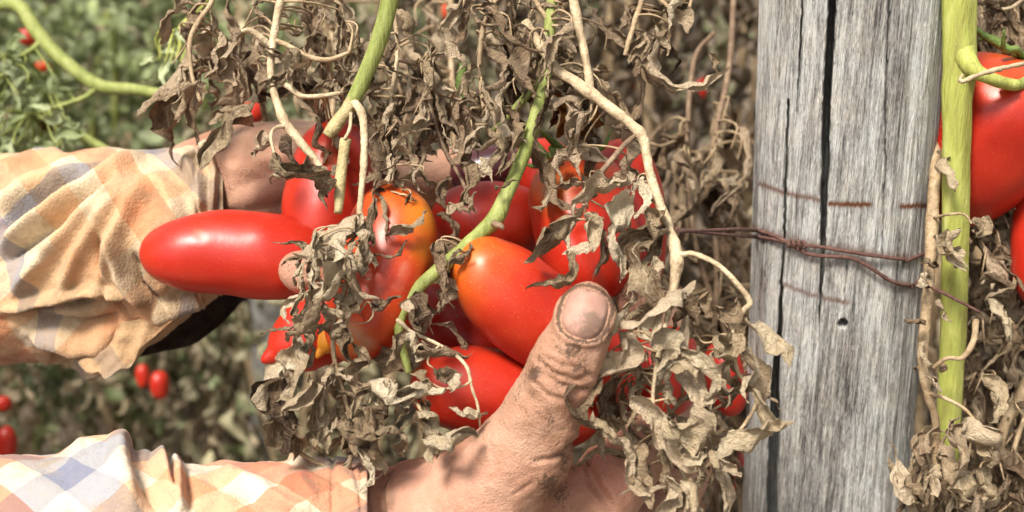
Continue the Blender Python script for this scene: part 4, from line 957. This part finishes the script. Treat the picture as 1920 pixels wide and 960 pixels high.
for a in [  # x0 y0 d0 x1 y1 d1 width material
    (674, 400, .400, 560, 470, .388, 62, LEAF_TAN), (676, 415, .398, 628, 515, .388, 34, LEAF_TAN), (720, 440, .402, 800, 390, .405, 26, LEAF_TAN), (700, 480, .394, 770, 446, .392, 24, LEAF_TAN), (640, 440, .392, 560, 540, .384, 60, LEAF_PALE),
    (660, 490, .389, 592, 585, .384, 66, LEAF_PALE), (655, 500, .388, 705, 560, .382, 50, LEAF_TAN), (620, 540, .386, 540, 640, .383, 46, LEAF_TAN), (590, 580, .384, 566, 690, .382, 50, LEAF_PALE), (560, 640, .384, 520, 740, .383, 56, LEAF_TAN), (540, 700, .384, 548, 850, .387, 62, LEAF_BROWN), (580, 700, .385, 522, 770, .384, 40, LEAF_TAN),
    (602, 740, .387, 612, 850, .387, 34, LEAF_PALE), (630, 560, .386, 616, 640, .383, 44, LEAF_TAN), (648, 600, .386, 672, 680, .384, 34, LEAF_TAN), (655, 640, .386, 690, 720, .384, 60, LEAF_TAN), (648, 690, .387, 600, 770, .385, 56, LEAF_TAN), (770, 560, .395, 800, 625, .389, 62, LEAF_TAN), (700, 560, .389, 752, 556, .386, 34, LEAF_TAN),
    (770, 630, .392, 735, 690, .388, 50, LEAF_TAN), (760, 640, .391, 815, 655, .388, 40, LEAF_PALE), (790, 650, .392, 890, 660, .389, 44, LEAF_BROWN), (690, 720, .388, 800, 745, .382, 74, LEAF_PALE), (740, 740, .386, 830, 725, .380, 56, LEAF_PALE), (720, 750, .386, 760, 830, .380, 92, LEAF_PALE), (780, 770, .383, 830, 855, .378, 84, LEAF_PALE), (800, 840, .379, 898, 812, .376, 62, LEAF_PALE),
    (700, 770, .388, 690, 850, .386, 70, LEAF_TAN), (660, 760, .388, 640, 850, .387, 66, LEAF_TAN), (650, 800, .389, 700, 855, .386, 56, LEAF_BROWN), (812, 690, .385, 850, 730, .382, 30, LEAF_TAN), (855, 700, .384, 848, 740, .382, 26, LEAF_TAN), (900, 775, .384, 842, 764, .381, 22, LEAF_PALE), (898, 780, .384, 912, 770, .383, 16, LEAF_BROWN), (812, 720, .383, 770, 700, .384, 30, LEAF_TAN)]:
    k_ = int(a[0] * 7 + a[1]); H(t, *a[:6], a[6] * 1.2, a[7], lobes=.12, curl=(k_ % 7 - 3) * .35)
for a in [(540, 680, .384, 518, 790, .384, 60, LEAF_TAN), (524, 760, .386, 552, 860, .388, 66, LEAF_TAN), (556, 620, .383, 532, 720, .383, 54, LEAF_PALE), (600, 735, .386, 616, 850, .386, 40, LEAF_PALE)]:
    H(t, *a, roll=1.3, curl=.4)
fill(t, [(600, 410), (700, 400), (710, 450), (650, 530), (630, 590), (565, 600), (560, 520)], 48, (.384, .400), (38, 80), (22, 46), [LEAF_TAN, LEAF_PALE, LEAF_PALE], [S1, S2], 71, twig_r=1.5)
fill(t, [(610, 680), (720, 690), (800, 730), (800, 820), (660, 830), (610, 780)], 52, (.384, .398), (35, 70), (24, 46), [LEAF_TAN, LEAF_PALE, LEAF_TAN], [S1[5:], S4], 72, twig_r=1.4)

# bent green vine down the middle
t = thing('tomato_vine', P(925, 415, .425), 'bent hairy green vine crossing in front of the red tomatoes', 'vine')
VB = [(1055, -380, .43, 11), (1040, -60, .432, 11), (1030, 60, .432, 11), (1024, 140, .431, 11.5), (1004, 220, .428, 12.5), (978, 300, .425, 13), (950, 365, .421, 14), (930, 408, .419, 17), (900, 438, .418, 14.5), (860, 475, .414, 14), (815, 512, .410, 13), (785, 540, .408, 12), (758, 580, .406, 10), (748, 620, .405, 9), (758, 665, .403, 8), (768, 700, .401, 6)]
add_stem(t, VB, STEM_GREEN, 'stem', 150, 16, .07); hairs(t, VB[1:12], 900, .0011, 6)
add_stem(t, [(1018, 148, .432, 9), (1000, 165, .434, 8), (965, 205, .437, 8), (925, 246, .44, 7)], STEM_GREEN, 'side_stem', 24, 11, .08)
add_stem(t, [(925, 418, .413, 7), (938, 424, .411, 6), (944, 430, .411, 3)], STEM_BROWN, 'node_scar', 10, 9, .2)
for q in ([(1000, 268, .462, 9), (1015, 285, .458, 9), (1024, 305, .458, 8), (1012, 325, .460, 7)], [(1035, 275, .462, 9), (1050, 300, .459, 9), (1062, 306, .459, 7)], [(720, 290, .45, 8), (712, 330, .448, 7)], [(870, 120, .45, 8), (862, 160, .45, 9), (870, 188, .45, 5)]):
    add_stem(t, q, CALYX, 'sepal', 18, 9, .1)
for a in [(880, 455, .408, 838, 500, .405, 30, LEAF_PALE), (850, 480, .404, 880, 470, .402, 20, LEAF_PALE), (780, 560, .400, 806, 615, .392, 58, LEAF_TAN), (840, 520, .41, 820, 590, .406, 40, LEAF_BROWN), (985, 230, .424, 930, 330, .414, 30, LEAF_TAN), (918, 300, .415, 925, 350, .413, 34, LEAF_TAN), (925, 345, .413, 975, 346, .412, 20, LEAF_PALE), (860, 310, .43, 890, 400, .424, 40, LEAF_TAN), (840, 330, .432, 850, 420, .43, 44, LEAF_BROWN), (820, 400, .43, 836, 480, .426, 46, LEAF_BROWN), (700, 650, .41, 790, 690, .402, 40, LEAF_BROWN)]:
    H(t, *a)
fill(t, [(860, -20), (1130, -20), (1160, 140), (1010, 190), (960, 250), (900, 240), (840, 180)], 92, (.415, .455), (45, 110), (26, 60), [LEAF_BROWN, LEAF_TAN, LEAF_TAN], [VB[:6], [(1018, 148, .432, 9), (965, 205, .437, 8), (925, 246, .44, 7)], [(930, -60, .43, 4), (905, 40, .43, 4), (900, 150, .43, 4), (915, 250, .43, 3)]], 81, twig_r=2.0)
add_stem(t, [(1030, 40, .432, 5), (975, -30, .432, 5), (930, 0, .43, 5), (905, 60, .43, 5), (900, 150, .43, 4), (915, 250, .43, 3)], STEM_TAN, 'twig', 50, 8, .15)
fill(t, [(790, 440), (850, 440), (830, 640), (780, 640)], 12, (.405, .43), (40, 70), (24, 44), [LEAF_BROWN], [VB[8:13]], 82)

# pale bent branch with the big hanging bunch
t = thing('dried_branch', P(1220, 300, .41), 'bone pale bent dry branch carrying the big curled leaf bunch by the post', 'branch')
VC = [(985, 40, .43, 10), (1040, 126, .424, 12), (1080, 155, .421, 13), (1125, 188, .418, 12.5), (1170, 222, .415, 12), (1204, 255, .412, 12.5), (1213, 300, .409, 11), (1226, 350, .406, 11), (1246, 405, .402, 11.5), (1262, 450, .399, 12), (1270, 490, .397, 14), (1262, 540, .394, 9), (1250, 600, .390, 6), (1232, 680, .386, 5), (1225, 760, .384, 4.5), (1250, 830, .382, 4), (1285, 900, .383, 4), (1310, 980, .384, 3)]
add_stem(t, VC, STEM_BONE, 'stem', 170, 14, .13)
VC2 = [(1272, 478, .397, 7), (1300, 476, .394, 6), (1345, 496, .391, 6), (1380, 530, .389, 6.5), (1406, 566, .388, 7), (1394, 582, .387, 6), (1378, 605, .387, 5), (1372, 640, .386, 4)]
add_stem(t, VC2, STEM_BONE, 'twig', 60, 10, .12)
VC3 = [(1060, -300, .43, 11), (1072, -40, .425, 11), (1084, 40, .424, 10), (1098, 110, .422, 9.5), (1108, 170, .42, 9)]
add_stem(t, VC3, STEM_BONE, 'side_stem', 30, 12, .1)
VC4 = [(1196, 250, .413, 5), (1168, 275, .410, 5.5), (1130, 320, .406, 5.5), (1095, 360, .404, 5), (1075, 378, .404, 4.5), (1074, 395, .403, 4), (1080, 410, .402, 3)]
add_stem(t, VC4, STEM_BROWN, 'twig', 50, 9, .12)
VC5 = [(1372, 640, .387, 5), (1385, 700, .386, 4), (1420, 740, .384, 4), (1400, 790, .384, 3.5), (1350, 850, .384, 3.5), (1318, 880, .384, 3)]
add_stem(t, VC5, STEM_TAN, 'twig', 50, 8, .12)
for a in [(1080, 405, .401, 1000, 480, .398, 48, LEAF_PALE), (1095, 400, .400, 1110, 460, .397, 50, LEAF_PALE), (1110, 450, .398, 1062, 470, .396, 30, LEAF_PALE), (1070, 470, .396, 1000, 535, .388, 34, LEAF_PALE), (1150, 330, .404, 1085, 390, .399, 40, LEAF_PALE), (1180, 320, .405, 1150, 345, .402, 26, LEAF_PALE), (1205, 330, .405, 1190, 400, .400, 20, LEAF_PALE),
          (1188, 385, .401, 1160, 490, .394, 60, LEAF_PALE), (1215, 390, .401, 1200, 490, .394, 44, LEAF_PALE), (1235, 395, .400, 1225, 450, .396, 40, LEAF_PALE), (1255, 425, .397, 1205, 500, .391, 56, LEAF_PALE), (1170, 480, .394, 1166, 525, .390, 20, LEAF_PALE), (1200, 490, .392, 1225, 570, .386, 46, LEAF_PALE), (1240, 490, .391, 1215, 530, .388, 34, LEAF_PALE),
          (1305, 525, .388, 1180, 590, .380, 52, LEAF_PALE), (1215, 590, .381, 1232, 680, .374, 74, LEAF_PALE), (1225, 670, .376, 1290, 715, .372, 40, LEAF_PALE), (1170, 595, .383, 1130, 680, .376, 40, LEAF_PALE), (1160, 620, .382, 1105, 730, .374, 48, LEAF_PALE), (1120, 700, .376, 1120, 790, .372, 56, LEAF_PALE), (1112, 770, .373, 1160, 830, .372, 44, LEAF_PALE),
          (1250, 560, .386, 1300, 600, .382, 60, LEAF_TAN), (1290, 590, .384, 1330, 740, .378, 56, LEAF_TAN), (1270, 640, .382, 1330, 760, .376, 40, LEAF_PALE), (1310, 730, .376, 1340, 745, .375, 22, LEAF_PALE), (1180, 760, .376, 1285, 860, .370, 56, LEAF_PALE), (1275, 860, .371, 1320, 850, .370, 22, LEAF_PALE), (1160, 820, .374, 1240, 900, .371, 30, LEAF_PALE), (1250, 780, .374, 1280, 850, .369, 72, LEAF_PALE),
          (1300, 760, .376, 1310, 840, .374, 56, LEAF_TAN), (1330, 545, .388, 1350, 590, .385, 50, LEAF_TAN), (1340, 580, .386, 1380, 560, .386, 34, LEAF_TAN), (1375, 625, .384, 1340, 670, .381, 66, LEAF_PALE), (1390, 600, .386, 1468, 675, .379, 56, LEAF_PALE), (1400, 650, .383, 1405, 745, .379, 40, LEAF_PALE), (1410, 735, .379, 1480, 785, .375, 48, LEAF_PALE),
          (1440, 790, .377, 1370, 850, .376, 50, LEAF_PALE), (1350, 845, .378, 1345, 870, .377, 34, LEAF_PALE), (1350, 865, .377, 1382, 885, .377, 24, LEAF_TAN), (1245, 890, .374, 1240, 965, .372, 46, LEAF_TAN), (1275, 900, .374, 1272, 975, .372, 42, LEAF_PALE), (1300, 905, .374, 1320, 970, .373, 44, LEAF_PALE), (1330, 720, .385, 1400, 715, .383, 34, LEAF_BROWN), (1340, 770, .385, 1360, 800, .383, 30, LEAF_TAN), (1208, 830, .376, 1225, 945, .373, 46, LEAF_TAN)]:
    k_ = int(a[0] * 7 + a[1]); H(t, a[0], a[1], a[2], a[3] + .18 * (a[3] - a[0]), a[4] + .18 * (a[4] - a[1]), a[5], a[6] * 1.1, a[7] if k_ % 4 else LEAF_TAN, crump=.22, lobes=.10, curl=(k_ % 7 - 3) * .35, roll=1.6 + (k_ % 5) * .5)
fill(t, [(1180, 540), (1300, 520), (1390, 600), (1420, 700), (1380, 800), (1330, 900), (1240, 930), (1170, 820), (1120, 740), (1150, 620)], 100, (.386, .412), (45, 90), (28, 54), [LEAF_BROWN, LEAF_TAN, LEAF_PALE], [VC[10:], VC2[4:], VC5], 91, twig_r=1.8)
fill(t, [(1060, 170), (1190, 240), (1180, 300), (1100, 330), (1060, 300)], 20, (.42, .445), (50, 90), (34, 66), [LEAF_BROWN], [VC[2:6], VC4], 92)
fill(t, [(1080, 340), (1230, 330), (1230, 440), (1100, 440)], 16, (.402, .43), (40, 80), (24, 44), [LEAF_BROWN, LEAF_TAN], [VC4, VC[6:9]], 93)
H(t, 1075, 180, .44, 1050, 250, .44, 60, LEAF_RUST); H(t, 1090, 190, .442, 1075, 265, .442, 50, LEAF_RUST); H(t, 1050, 200, .442, 1030, 250, .442, 36, LEAF_RUST)

# pale stem on the left with brown curls
t = thing('dried_branch', P(520, 200, .42), 'slender pale dry stem snapped off above the far hand, with curled brown leaves', 'branch')
VD = [(560, -380, .43, 9), (536, -60, .425, 9), (522, 20, .423, 8.5), (512, 80, .421, 8), (508, 140, .419, 8), (520, 195, .416, 9), (538, 235, .413, 12), (565, 268, .411, 10), (588, 295, .409, 9), (603, 318, .408, 8)]
add_stem(t, VD, STEM_BONE, 'stem', 90, 13, .12)
VD2 = [(512, 90, .421, 6), (488, 70, .419, 8), (470, 58, .418, 7), (452, 58, .418, 4)]
add_stem(t, VD2, STEM_BONE, 'twig', 20, 9, .1)
VD3 = [(515, 75, .421, 5), (545, 88, .42, 5), (575, 105, .418, 5), (615, 112, .417, 5), (655, 98, .417, 3.5)]
add_stem(t, VD3, STEM_TAN, 'twig', 34, 9, .12)
VD4 = [(518, 150, .419, 6), (545, 165, .417, 6), (565, 180, .416, 6), (600, 180, .416, 5), (640, 174, .417, 4)]
add_stem(t, VD4, STEM_BONE, 'twig', 34, 9, .12)
VD5 = [(400, -60, .44, 5), (398, 0, .438, 5), (372, 40, .435, 5), (356, 80, .433, 5), (360, 140, .431, 4), (376, 190, .43, 4)]
add_stem(t, VD5, STEM_TAN, 'twig', 40, 8, .12)
VD6 = [(540, 236, .412, 5), (516, 240, .410, 4), (508, 258, .408, 4), (515, 290, .406, 3)]
add_stem(t, VD6, STEM_BONE, 'twig', 26, 8, .1)
add_stem(t, [(530, -60, .428, 5), (470, -20, .43, 5), (400, -60, .44, 5)], STEM_TAN, 'twig', 20, 8, .1)
for a in [(375, 150, .43, 325, 225, .425, 46, LEAF_TAN), (420, 60, .432, 380, 150, .428, 56, LEAF_TAN), (400, 130, .43, 430, 170, .43, 46, LEAF_BROWN), (480, 190, .435, 388, 296, .43, 110, LEAF_PALE), (450, 200, .437, 390, 235, .433, 44, LEAF_TAN), (500, 250, .424, 475, 300, .42, 50, LEAF_BROWN), (516, 298, .404, 618, 398, .400, 78, LEAF_PALE), (525, 300, .405, 510, 345, .402, 50, LEAF_TAN), (540, 270, .409, 545, 320, .406, 56, LEAF_BROWN), (560, 310, .406, 610, 370, .404, 50, LEAF_BROWN),
          (500, 90, .42, 496, 165, .416, 40, LEAF_PALE), (540, 90, .42, 552, 150, .416, 44, LEAF_PALE), (575, 120, .418, 548, 165, .415, 44, LEAF_TAN), (515, 150, .419, 488, 162, .418, 18, LEAF_BROWN)]:
    H(t, *a)
fill(t, [(330, -10), (500, -10), (520, 100), (500, 150), (420, 170), (370, 170), (330, 150)], 44, (.45, .50), (45, 110), (28, 62), [LEAF_TAN, LEAF_BROWN], [VD[1:6], VD5], 95, twig_r=1.8)
fill(t, [(520, -10), (690, -10), (690, 190), (640, 260), (540, 200)], 62, (.43, .475), (40, 95), (26, 56), [LEAF_TAN, LEAF_BROWN, LEAF_TAN], [VD[1:5], VD3, VD4], 96, twig_r=1.8)

# shrivelled strands between the forked stem and the bent vine
t = thing('dried_branch', P(760, 200, .43), 'shrivelled dark leaf strands hanging between the two green stems', 'branch')
VE = [(760, -300, .44, 5), (740, -20, .438, 5), (745, 90, .436, 5), (735, 180, .432, 5), (728, 260, .428, 6), (732, 320, .425, 5), (715, 400, .42, 4)]
add_stem(t, VE, STEM_BONE, 'stem', 60, 9, .15)
VE2 = [(742, 110, .436, 5), (790, 125, .434, 5), (815, 165, .432, 5), (850, 185, .431, 4), (890, 190, .43, 3)]
add_stem(t, VE2, STEM_BROWN, 'twig', 40, 8, .15)
VE3 = [(800, 140, .433, 4), (812, 220, .43, 4), (838, 290, .428, 4), (862, 330, .426, 4), (880, 370, .424, 3)]
add_stem(t, VE3, STEM_BROWN, 'twig', 40, 8, .15)
for a in [(800, 200, .43, 790, 290, .425, 50, LEAF_BROWN), (740, 190, .43, 700, 290, .425, 50, LEAF_TAN), (730, 300, .42, 705, 360, .416, 40, LEAF_TAN), (760, 260, .425, 740, 340, .42, 46, LEAF_TAN), (840, 380, .42, 880, 400, .416, 44, LEAF_TAN), (875, 395, .417, 895, 360, .415, 20, LEAF_BROWN)]:
    H(t, *a)
fill(t, [(690, 60), (860, 90), (880, 200), (850, 260), (800, 270), (700, 240), (670, 200)], 70, (.418, .45), (40, 95), (26, 56), [LEAF_BROWN, LEAF_TAN], [VE, VE2, VE3], 97, twig_r=1.8)
fill(t, [(680, 300), (790, 300), (800, 400), (700, 400)], 16, (.408, .425), (40, 75), (22, 42), [LEAF_TAN, LEAF_BROWN], [VE[3:]], 98)

# short strand at the top beside the post
t = thing('dried_branch', P(1200, 60, .44), 'small dry sprig with one long curled leaf, hanging above the pale branch', 'branch')
VF = [(1230, -300, .45, 5), (1210, -40, .442, 5), (1190, 40, .438, 5.5), (1178, 80, .436, 5), (1172, 104, .436, 4)]
add_stem(t, VF, STEM_TAN, 'stem', 34, 9, .12)
add_stem(t, [(1205, -30, .442, 4), (1250, 10, .44, 4), (1280, 40, .438, 4), (1300, -10, .44, 3)], STEM_TAN, 'twig', 26, 8, .1)
for a in [(1230, 45, .438, 1365, 130, .43, 44, LEAF_TAN), (1250, 20, .438, 1225, 70, .434, 50, LEAF_PALE), (1280, 0, .438, 1255, 60, .434, 40, LEAF_PALE), (1200, 60, .438, 1205, 150, .436, 40, LEAF_BROWN), (1230, 60, .438, 1245, 105, .434, 24, LEAF_TAN), (1210, 60, .438, 1180, 120, .436, 22, LEAF_TAN), (1170, 10, .438, 1160, 60, .436, 40, LEAF_BROWN), (1215, 20, .438, 1290, 60, .435, 46, LEAF_TAN), (1330, 100, .432, 1345, 140, .431, 24, LEAF_TAN)]:
    H(t, *a)
fill(t, [(1150, -20), (1300, -20), (1320, 70), (1180, 90)], 14, (.435, .46), (40, 80), (24, 44), [LEAF_BROWN, LEAF_TAN], [VF[1:]], 99)

# thick yellow green stem beside the post
t = thing('tomato_vine', P(1795, 300, .43), 'thick yellow green tomato stem standing against the grey post', 'vine')
VG = [(1815, -420, .40, 33), (1800, -80, .415, 32), (1797, 0, .42, 31), (1798, 90, .424, 31), (1797, 140, .426, 30), (1793, 200, .429, 27), (1792, 320, .436, 25), (1790, 450, .443, 24), (1788, 580, .450, 24), (1782, 700, .457, 23), (1776, 820, .463, 22), (1772, 900, .468, 21), (1765, 1050, .476, 20), (1740, 1900, .56, 18)]
add_stem(t, VG, STEM_YELLOW, 'stem', 150, 30, .05, .05); hairs(t, VG[1:11], 1600, .0010, 7)
add_stem(t, [(1797, 60, .424, 20), (1808, 105, .421, 20), (1828, 132, .418, 15), (1855, 146, .418, 12), (1882, 156, .421, 11), (1905, 160, .424, 11)], STEM_YELLOW, 'side_stem', 34, 13, .08)
add_stem(t, [(1806, 140, .404, 3), (1800, 150, .402, 4), (1808, 152, .401, 4.5), (1830, 142, .402, 5.5), (1870, 130, .404, 6), (1925, 118, .41, 5)], STEM_BONE, 'dry_strip', 34, 8, .2)
add_stem(t, [(1768, 690, .44, 9), (1774, 692, .438, 3)], STEM_BROWN, 'node_scar', 6, 9, .2)

# dry tan stem and leaves right of the post
t = thing('dried_branch', P(1745, 500, .425), 'brittle tan stem leaning on the post edge with torn dry leaves', 'branch')
VH = [(1752, 120, .455, 8), (1754, 240, .448, 10), (1752, 330, .442, 11), (1748, 420, .438, 11.5), (1742, 520, .436, 11), (1735, 600, .437, 10.5), (1730, 680, .438, 9), (1740, 740, .44, 8), (1755, 800, .445, 7), (1750, 900, .45, 6), (1740, 1000, .455, 6)]
add_stem(t, VH, STEM_TAN, 'stem', 90, 13, .14)
VH2 = [(1738, 735, .44, 4), (1775, 748, .432, 3.5), (1810, 768, .43, 3.5), (1835, 800, .43, 3.5), (1850, 830, .43, 3), (1862, 850, .43, 2.5)]
add_stem(t, VH2, STEM_TAN, 'twig', 40, 8, .12)
VH3 = [(1750, 690, .44, 4), (1775, 672, .434, 4), (1805, 670, .433, 5), (1825, 640, .434, 6), (1830, 600, .438, 6)]
add_stem(t, VH3, STEM_TAN, 'twig', 34, 8, .12)
VH4 = [(1752, 408, .436, 3), (1780, 402, .425, 2.5), (1808, 402, .423, 2.5), (1822, 420, .423, 2)]
add_stem(t, VH4, STEM_TAN, 'twig', 24, 7, .1)
for a in [(1757, 285, .438, 1782, 300, .43, 22, LEAF_TAN), (1775, 295, .432, 1790, 360, .427, 30, LEAF_PALE), (1820, 415, .424, 1830, 445, .421, 32, LEAF_PALE), (1755, 440, .428, 1800, 510, .42, 66, LEAF_PALE), (1790, 430, .424, 1818, 505, .418, 44, LEAF_PALE), (1760, 500, .428, 1720, 485, .43, 30, LEAF_PALE), (1840, 700, .44, 1850, 790, .435, 44, LEAF_PALE), (1850, 560, .45, 1890, 640, .445, 44, LEAF_PALE), (1830, 880, .44, 1850, 960, .436, 56, LEAF_PALE), (1880, 480, .46, 1850, 570, .452, 40, LEAF_TAN), (1745, 520, .428, 1712, 535, .428, 34, LEAF_PALE), (1760, 560, .428, 1790, 600, .425, 24, LEAF_BROWN), (1735, 600, .43, 1700, 600, .43, 34, LEAF_BROWN),
          (1738, 640, .432, 1756, 690, .428, 26, LEAF_TAN), (1740, 700, .433, 1765, 735, .43, 26, LEAF_TAN), (1800, 780, .43, 1790, 840, .425, 26, LEAF_BROWN), (1862, 845, .43, 1790, 890, .422, 70, LEAF_TAN), (1855, 820, .43, 1872, 870, .425, 30, LEAF_PALE), (1770, 860, .432, 1830, 890, .425, 60, LEAF_TAN), (1745, 880, .435, 1770, 915, .43, 50, LEAF_TAN), (1760, 800, .44, 1730, 870, .435, 60, LEAF_BROWN), (1790, 890, .43, 1800, 960, .428, 60, LEAF_PALE), (1740, 700, .44, 1712, 690, .438, 22, LEAF_BROWN), (1715, 850, .45, 1705, 930, .447, 30, LEAF_PALE)]:
    H(t, *a)
fill(t, [(1720, 780), (1800, 800), (1830, 960), (1700, 960)], 60, (.44, .47), (45, 90), (26, 54), [LEAF_TAN, LEAF_BROWN], [VH[6:]], 105)

# tangle at the right edge
t = thing('dried_branch', P(1880, 700, .50), 'tangled withered stems and leaves at the edge beyond the yellow green stem', 'branch')
VI = [(1990, 560, .50, 9), (1915, 740, .49, 11), (1882, 800, .488, 10), (1868, 860, .488, 10), (1838, 930, .49, 9), (1810, 1010, .495, 9)]
add_stem(t, VI, STEM_TAN, 'stem', 50, 11, .12)
VI2 = [(1870, 300, .53, 5), (1850, 420, .52, 5), (1852, 560, .515, 5), (1835, 700, .51, 5), (1845, 820, .50, 5)]
add_stem(t, VI2, STEM_BROWN, 'twig', 40, 8, .12)
VI3 = [(1930, 760, .475, 4), (1905, 830, .474, 4.5), (1890, 900, .475, 4), (1880, 990, .478, 3.5)]
add_stem(t, VI3, STEM_TAN, 'twig', 26, 8, .1)
VI4 = [(1960, -40, .50, 5), (1900, 12, .49, 4), (1860, 18, .49, 4), (1828, 26, .49, 3)]
add_stem(t, VI4, STEM_BONE, 'twig', 26, 8, .1)
for a in [(1880, 390, .47, 1925, 440, .462, 44, LEAF_PALE), (1900, 420, .468, 1930, 470, .462, 50, LEAF_PALE), (1870, 600, .48, 1890, 700, .474, 40, LEAF_PALE), (1850, 540, .485, 1880, 610, .48, 40, LEAF_TAN)]:
    H(t, *a)
fill(t, [(1815, 380), (1925, 350), (1925, 960), (1800, 960), (1815, 700)], 190, (.455, .54), (50, 120), (30, 66), [LEAF_BROWN, LEAF_TAN], [VI, VI2, VI3], 101, twig_r=2.0)
fill(t, [(1825, -10), (1930, -10), (1930, 110), (1830, 100)], 60, (.485, .53), (40, 90), (28, 56), [LEAF_BROWN, LEAF_TAN], [VI4, [(1900, -40, .50, 4), (1880, 40, .50, 4)]], 102, twig_r=2.0)

# withered strands in the shade between cluster and post
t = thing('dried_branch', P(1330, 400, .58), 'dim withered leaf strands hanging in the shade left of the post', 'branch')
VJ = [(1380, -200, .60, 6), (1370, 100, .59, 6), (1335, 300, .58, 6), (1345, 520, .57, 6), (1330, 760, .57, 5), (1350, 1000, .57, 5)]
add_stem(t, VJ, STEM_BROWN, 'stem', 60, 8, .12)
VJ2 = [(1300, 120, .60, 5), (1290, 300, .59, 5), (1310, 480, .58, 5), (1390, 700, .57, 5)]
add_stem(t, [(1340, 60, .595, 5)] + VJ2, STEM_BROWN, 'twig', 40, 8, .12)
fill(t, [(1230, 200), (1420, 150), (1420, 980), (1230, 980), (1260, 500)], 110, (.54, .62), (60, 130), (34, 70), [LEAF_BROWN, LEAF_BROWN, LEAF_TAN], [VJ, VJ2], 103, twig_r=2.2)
t = thing('dried_branch', P(850, 100, .6), 'out of focus beige vine strands seen between the green stems', 'branch')
VK = [(850, -200, .62, 6), (845, 60, .61, 6), (850, 200, .60, 5), (855, 330, .60, 5)]
add_stem(t, VK, STEM_TAN, 'stem', 40, 8, .1)
VK2 = [(600, -100, .62, 5), (630, 100, .61, 5), (620, 240, .60, 5)]
add_stem(t, [(850, -150, .62, 5)] + VK2, STEM_TAN, 'twig', 40, 8, .1)
fill(t, [(540, -20), (900, -20), (900, 330), (560, 330)], 50, (.56, .66), (50, 120), (30, 66), [LEAF_TAN, LEAF_BROWN], [VK, VK2], 104, twig_r=2.2)

# fuzzy green stem, top left, out of focus
t = thing('tomato_vine', P(190, 160, .66), 'fuzzy pale green stem arching over the far sleeve, out of focus', 'vine')
VL = [(-160, 60, .70, 11), (-20, 15, .68, 12), (36, 12, .67, 13), (70, 60, .665, 14), (115, 110, .66, 13), (185, 160, .655, 13), (255, 168, .65, 11), (322, 180, .645, 9)]
add_stem(t, VL, STEM_GREEN, 'stem', 70, 13, .06); hairs(t, VL[1:], 2200, .0022, 8)
add_stem(t, [(80, 72, .664, 7), (62, 92, .66, 5), (30, 110, .655, 4), (10, 140, .65, 3)], STEM_GREEN, 'side_stem', 20, 9, .08)
add_stem(t, [(186, 162, .655, 6), (160, 182, .652, 5), (120, 196, .65, 4), (60, 215, .648, 3)], STEM_GREEN, 'side_stem', 20, 9, .08)
add_stem(t, [(60, 215, .648, 4), (120, 235, .65, 9), (160, 260, .65, 10), (230, 300, .65, 10)], STEM_GREEN, 'side_stem', 20, 9, .08)
fill(t, [(-30, 90), (90, 100), (150, 200), (130, 285), (-30, 285)], 170, (.60, .72), (22, 46), (16, 32), [LEAF_GREY, LEAF_GREEN], [[(80, 72, .664, 7), (30, 110, .655, 4), (10, 140, .65, 3)], [(160, 182, .652, 5), (60, 215, .648, 3)]], 106, tw=STEM_GREEN, down=.3, roll=.6, crump=.08)
H(t, 90, 205, .66, 110, 250, .66, 40, LEAF_RUST)
t = thing('tomato_vine', P(340, 50, .58), 'yellow blossom stalk dangling beside the brown curls, out of focus', 'vine')
VM = [(470, -160, .60, 7), (392, -10, .585, 6), (370, 20, .582, 6), (345, 45, .58, 6), (332, 62, .58, 6), (305, 55, .578, 4)]
add_stem(t, VM, STEM_YELLOW, 'stem', 40, 9, .08)
add_stem(t, [(336, 60, .58, 5), (338, 85, .578, 4), (330, 110, .576, 3)], STEM_YELLOW, 'side_stem', 14, 8, .08)
fill(t, [(290, 40), (350, 50), (345, 130), (290, 130)], 16, (.57, .59), (24, 46), (14, 26), [LEAF_GREY], [VM[2:]], 107, tw=STEM_YELLOW, down=.3, roll=.5, crump=.08)
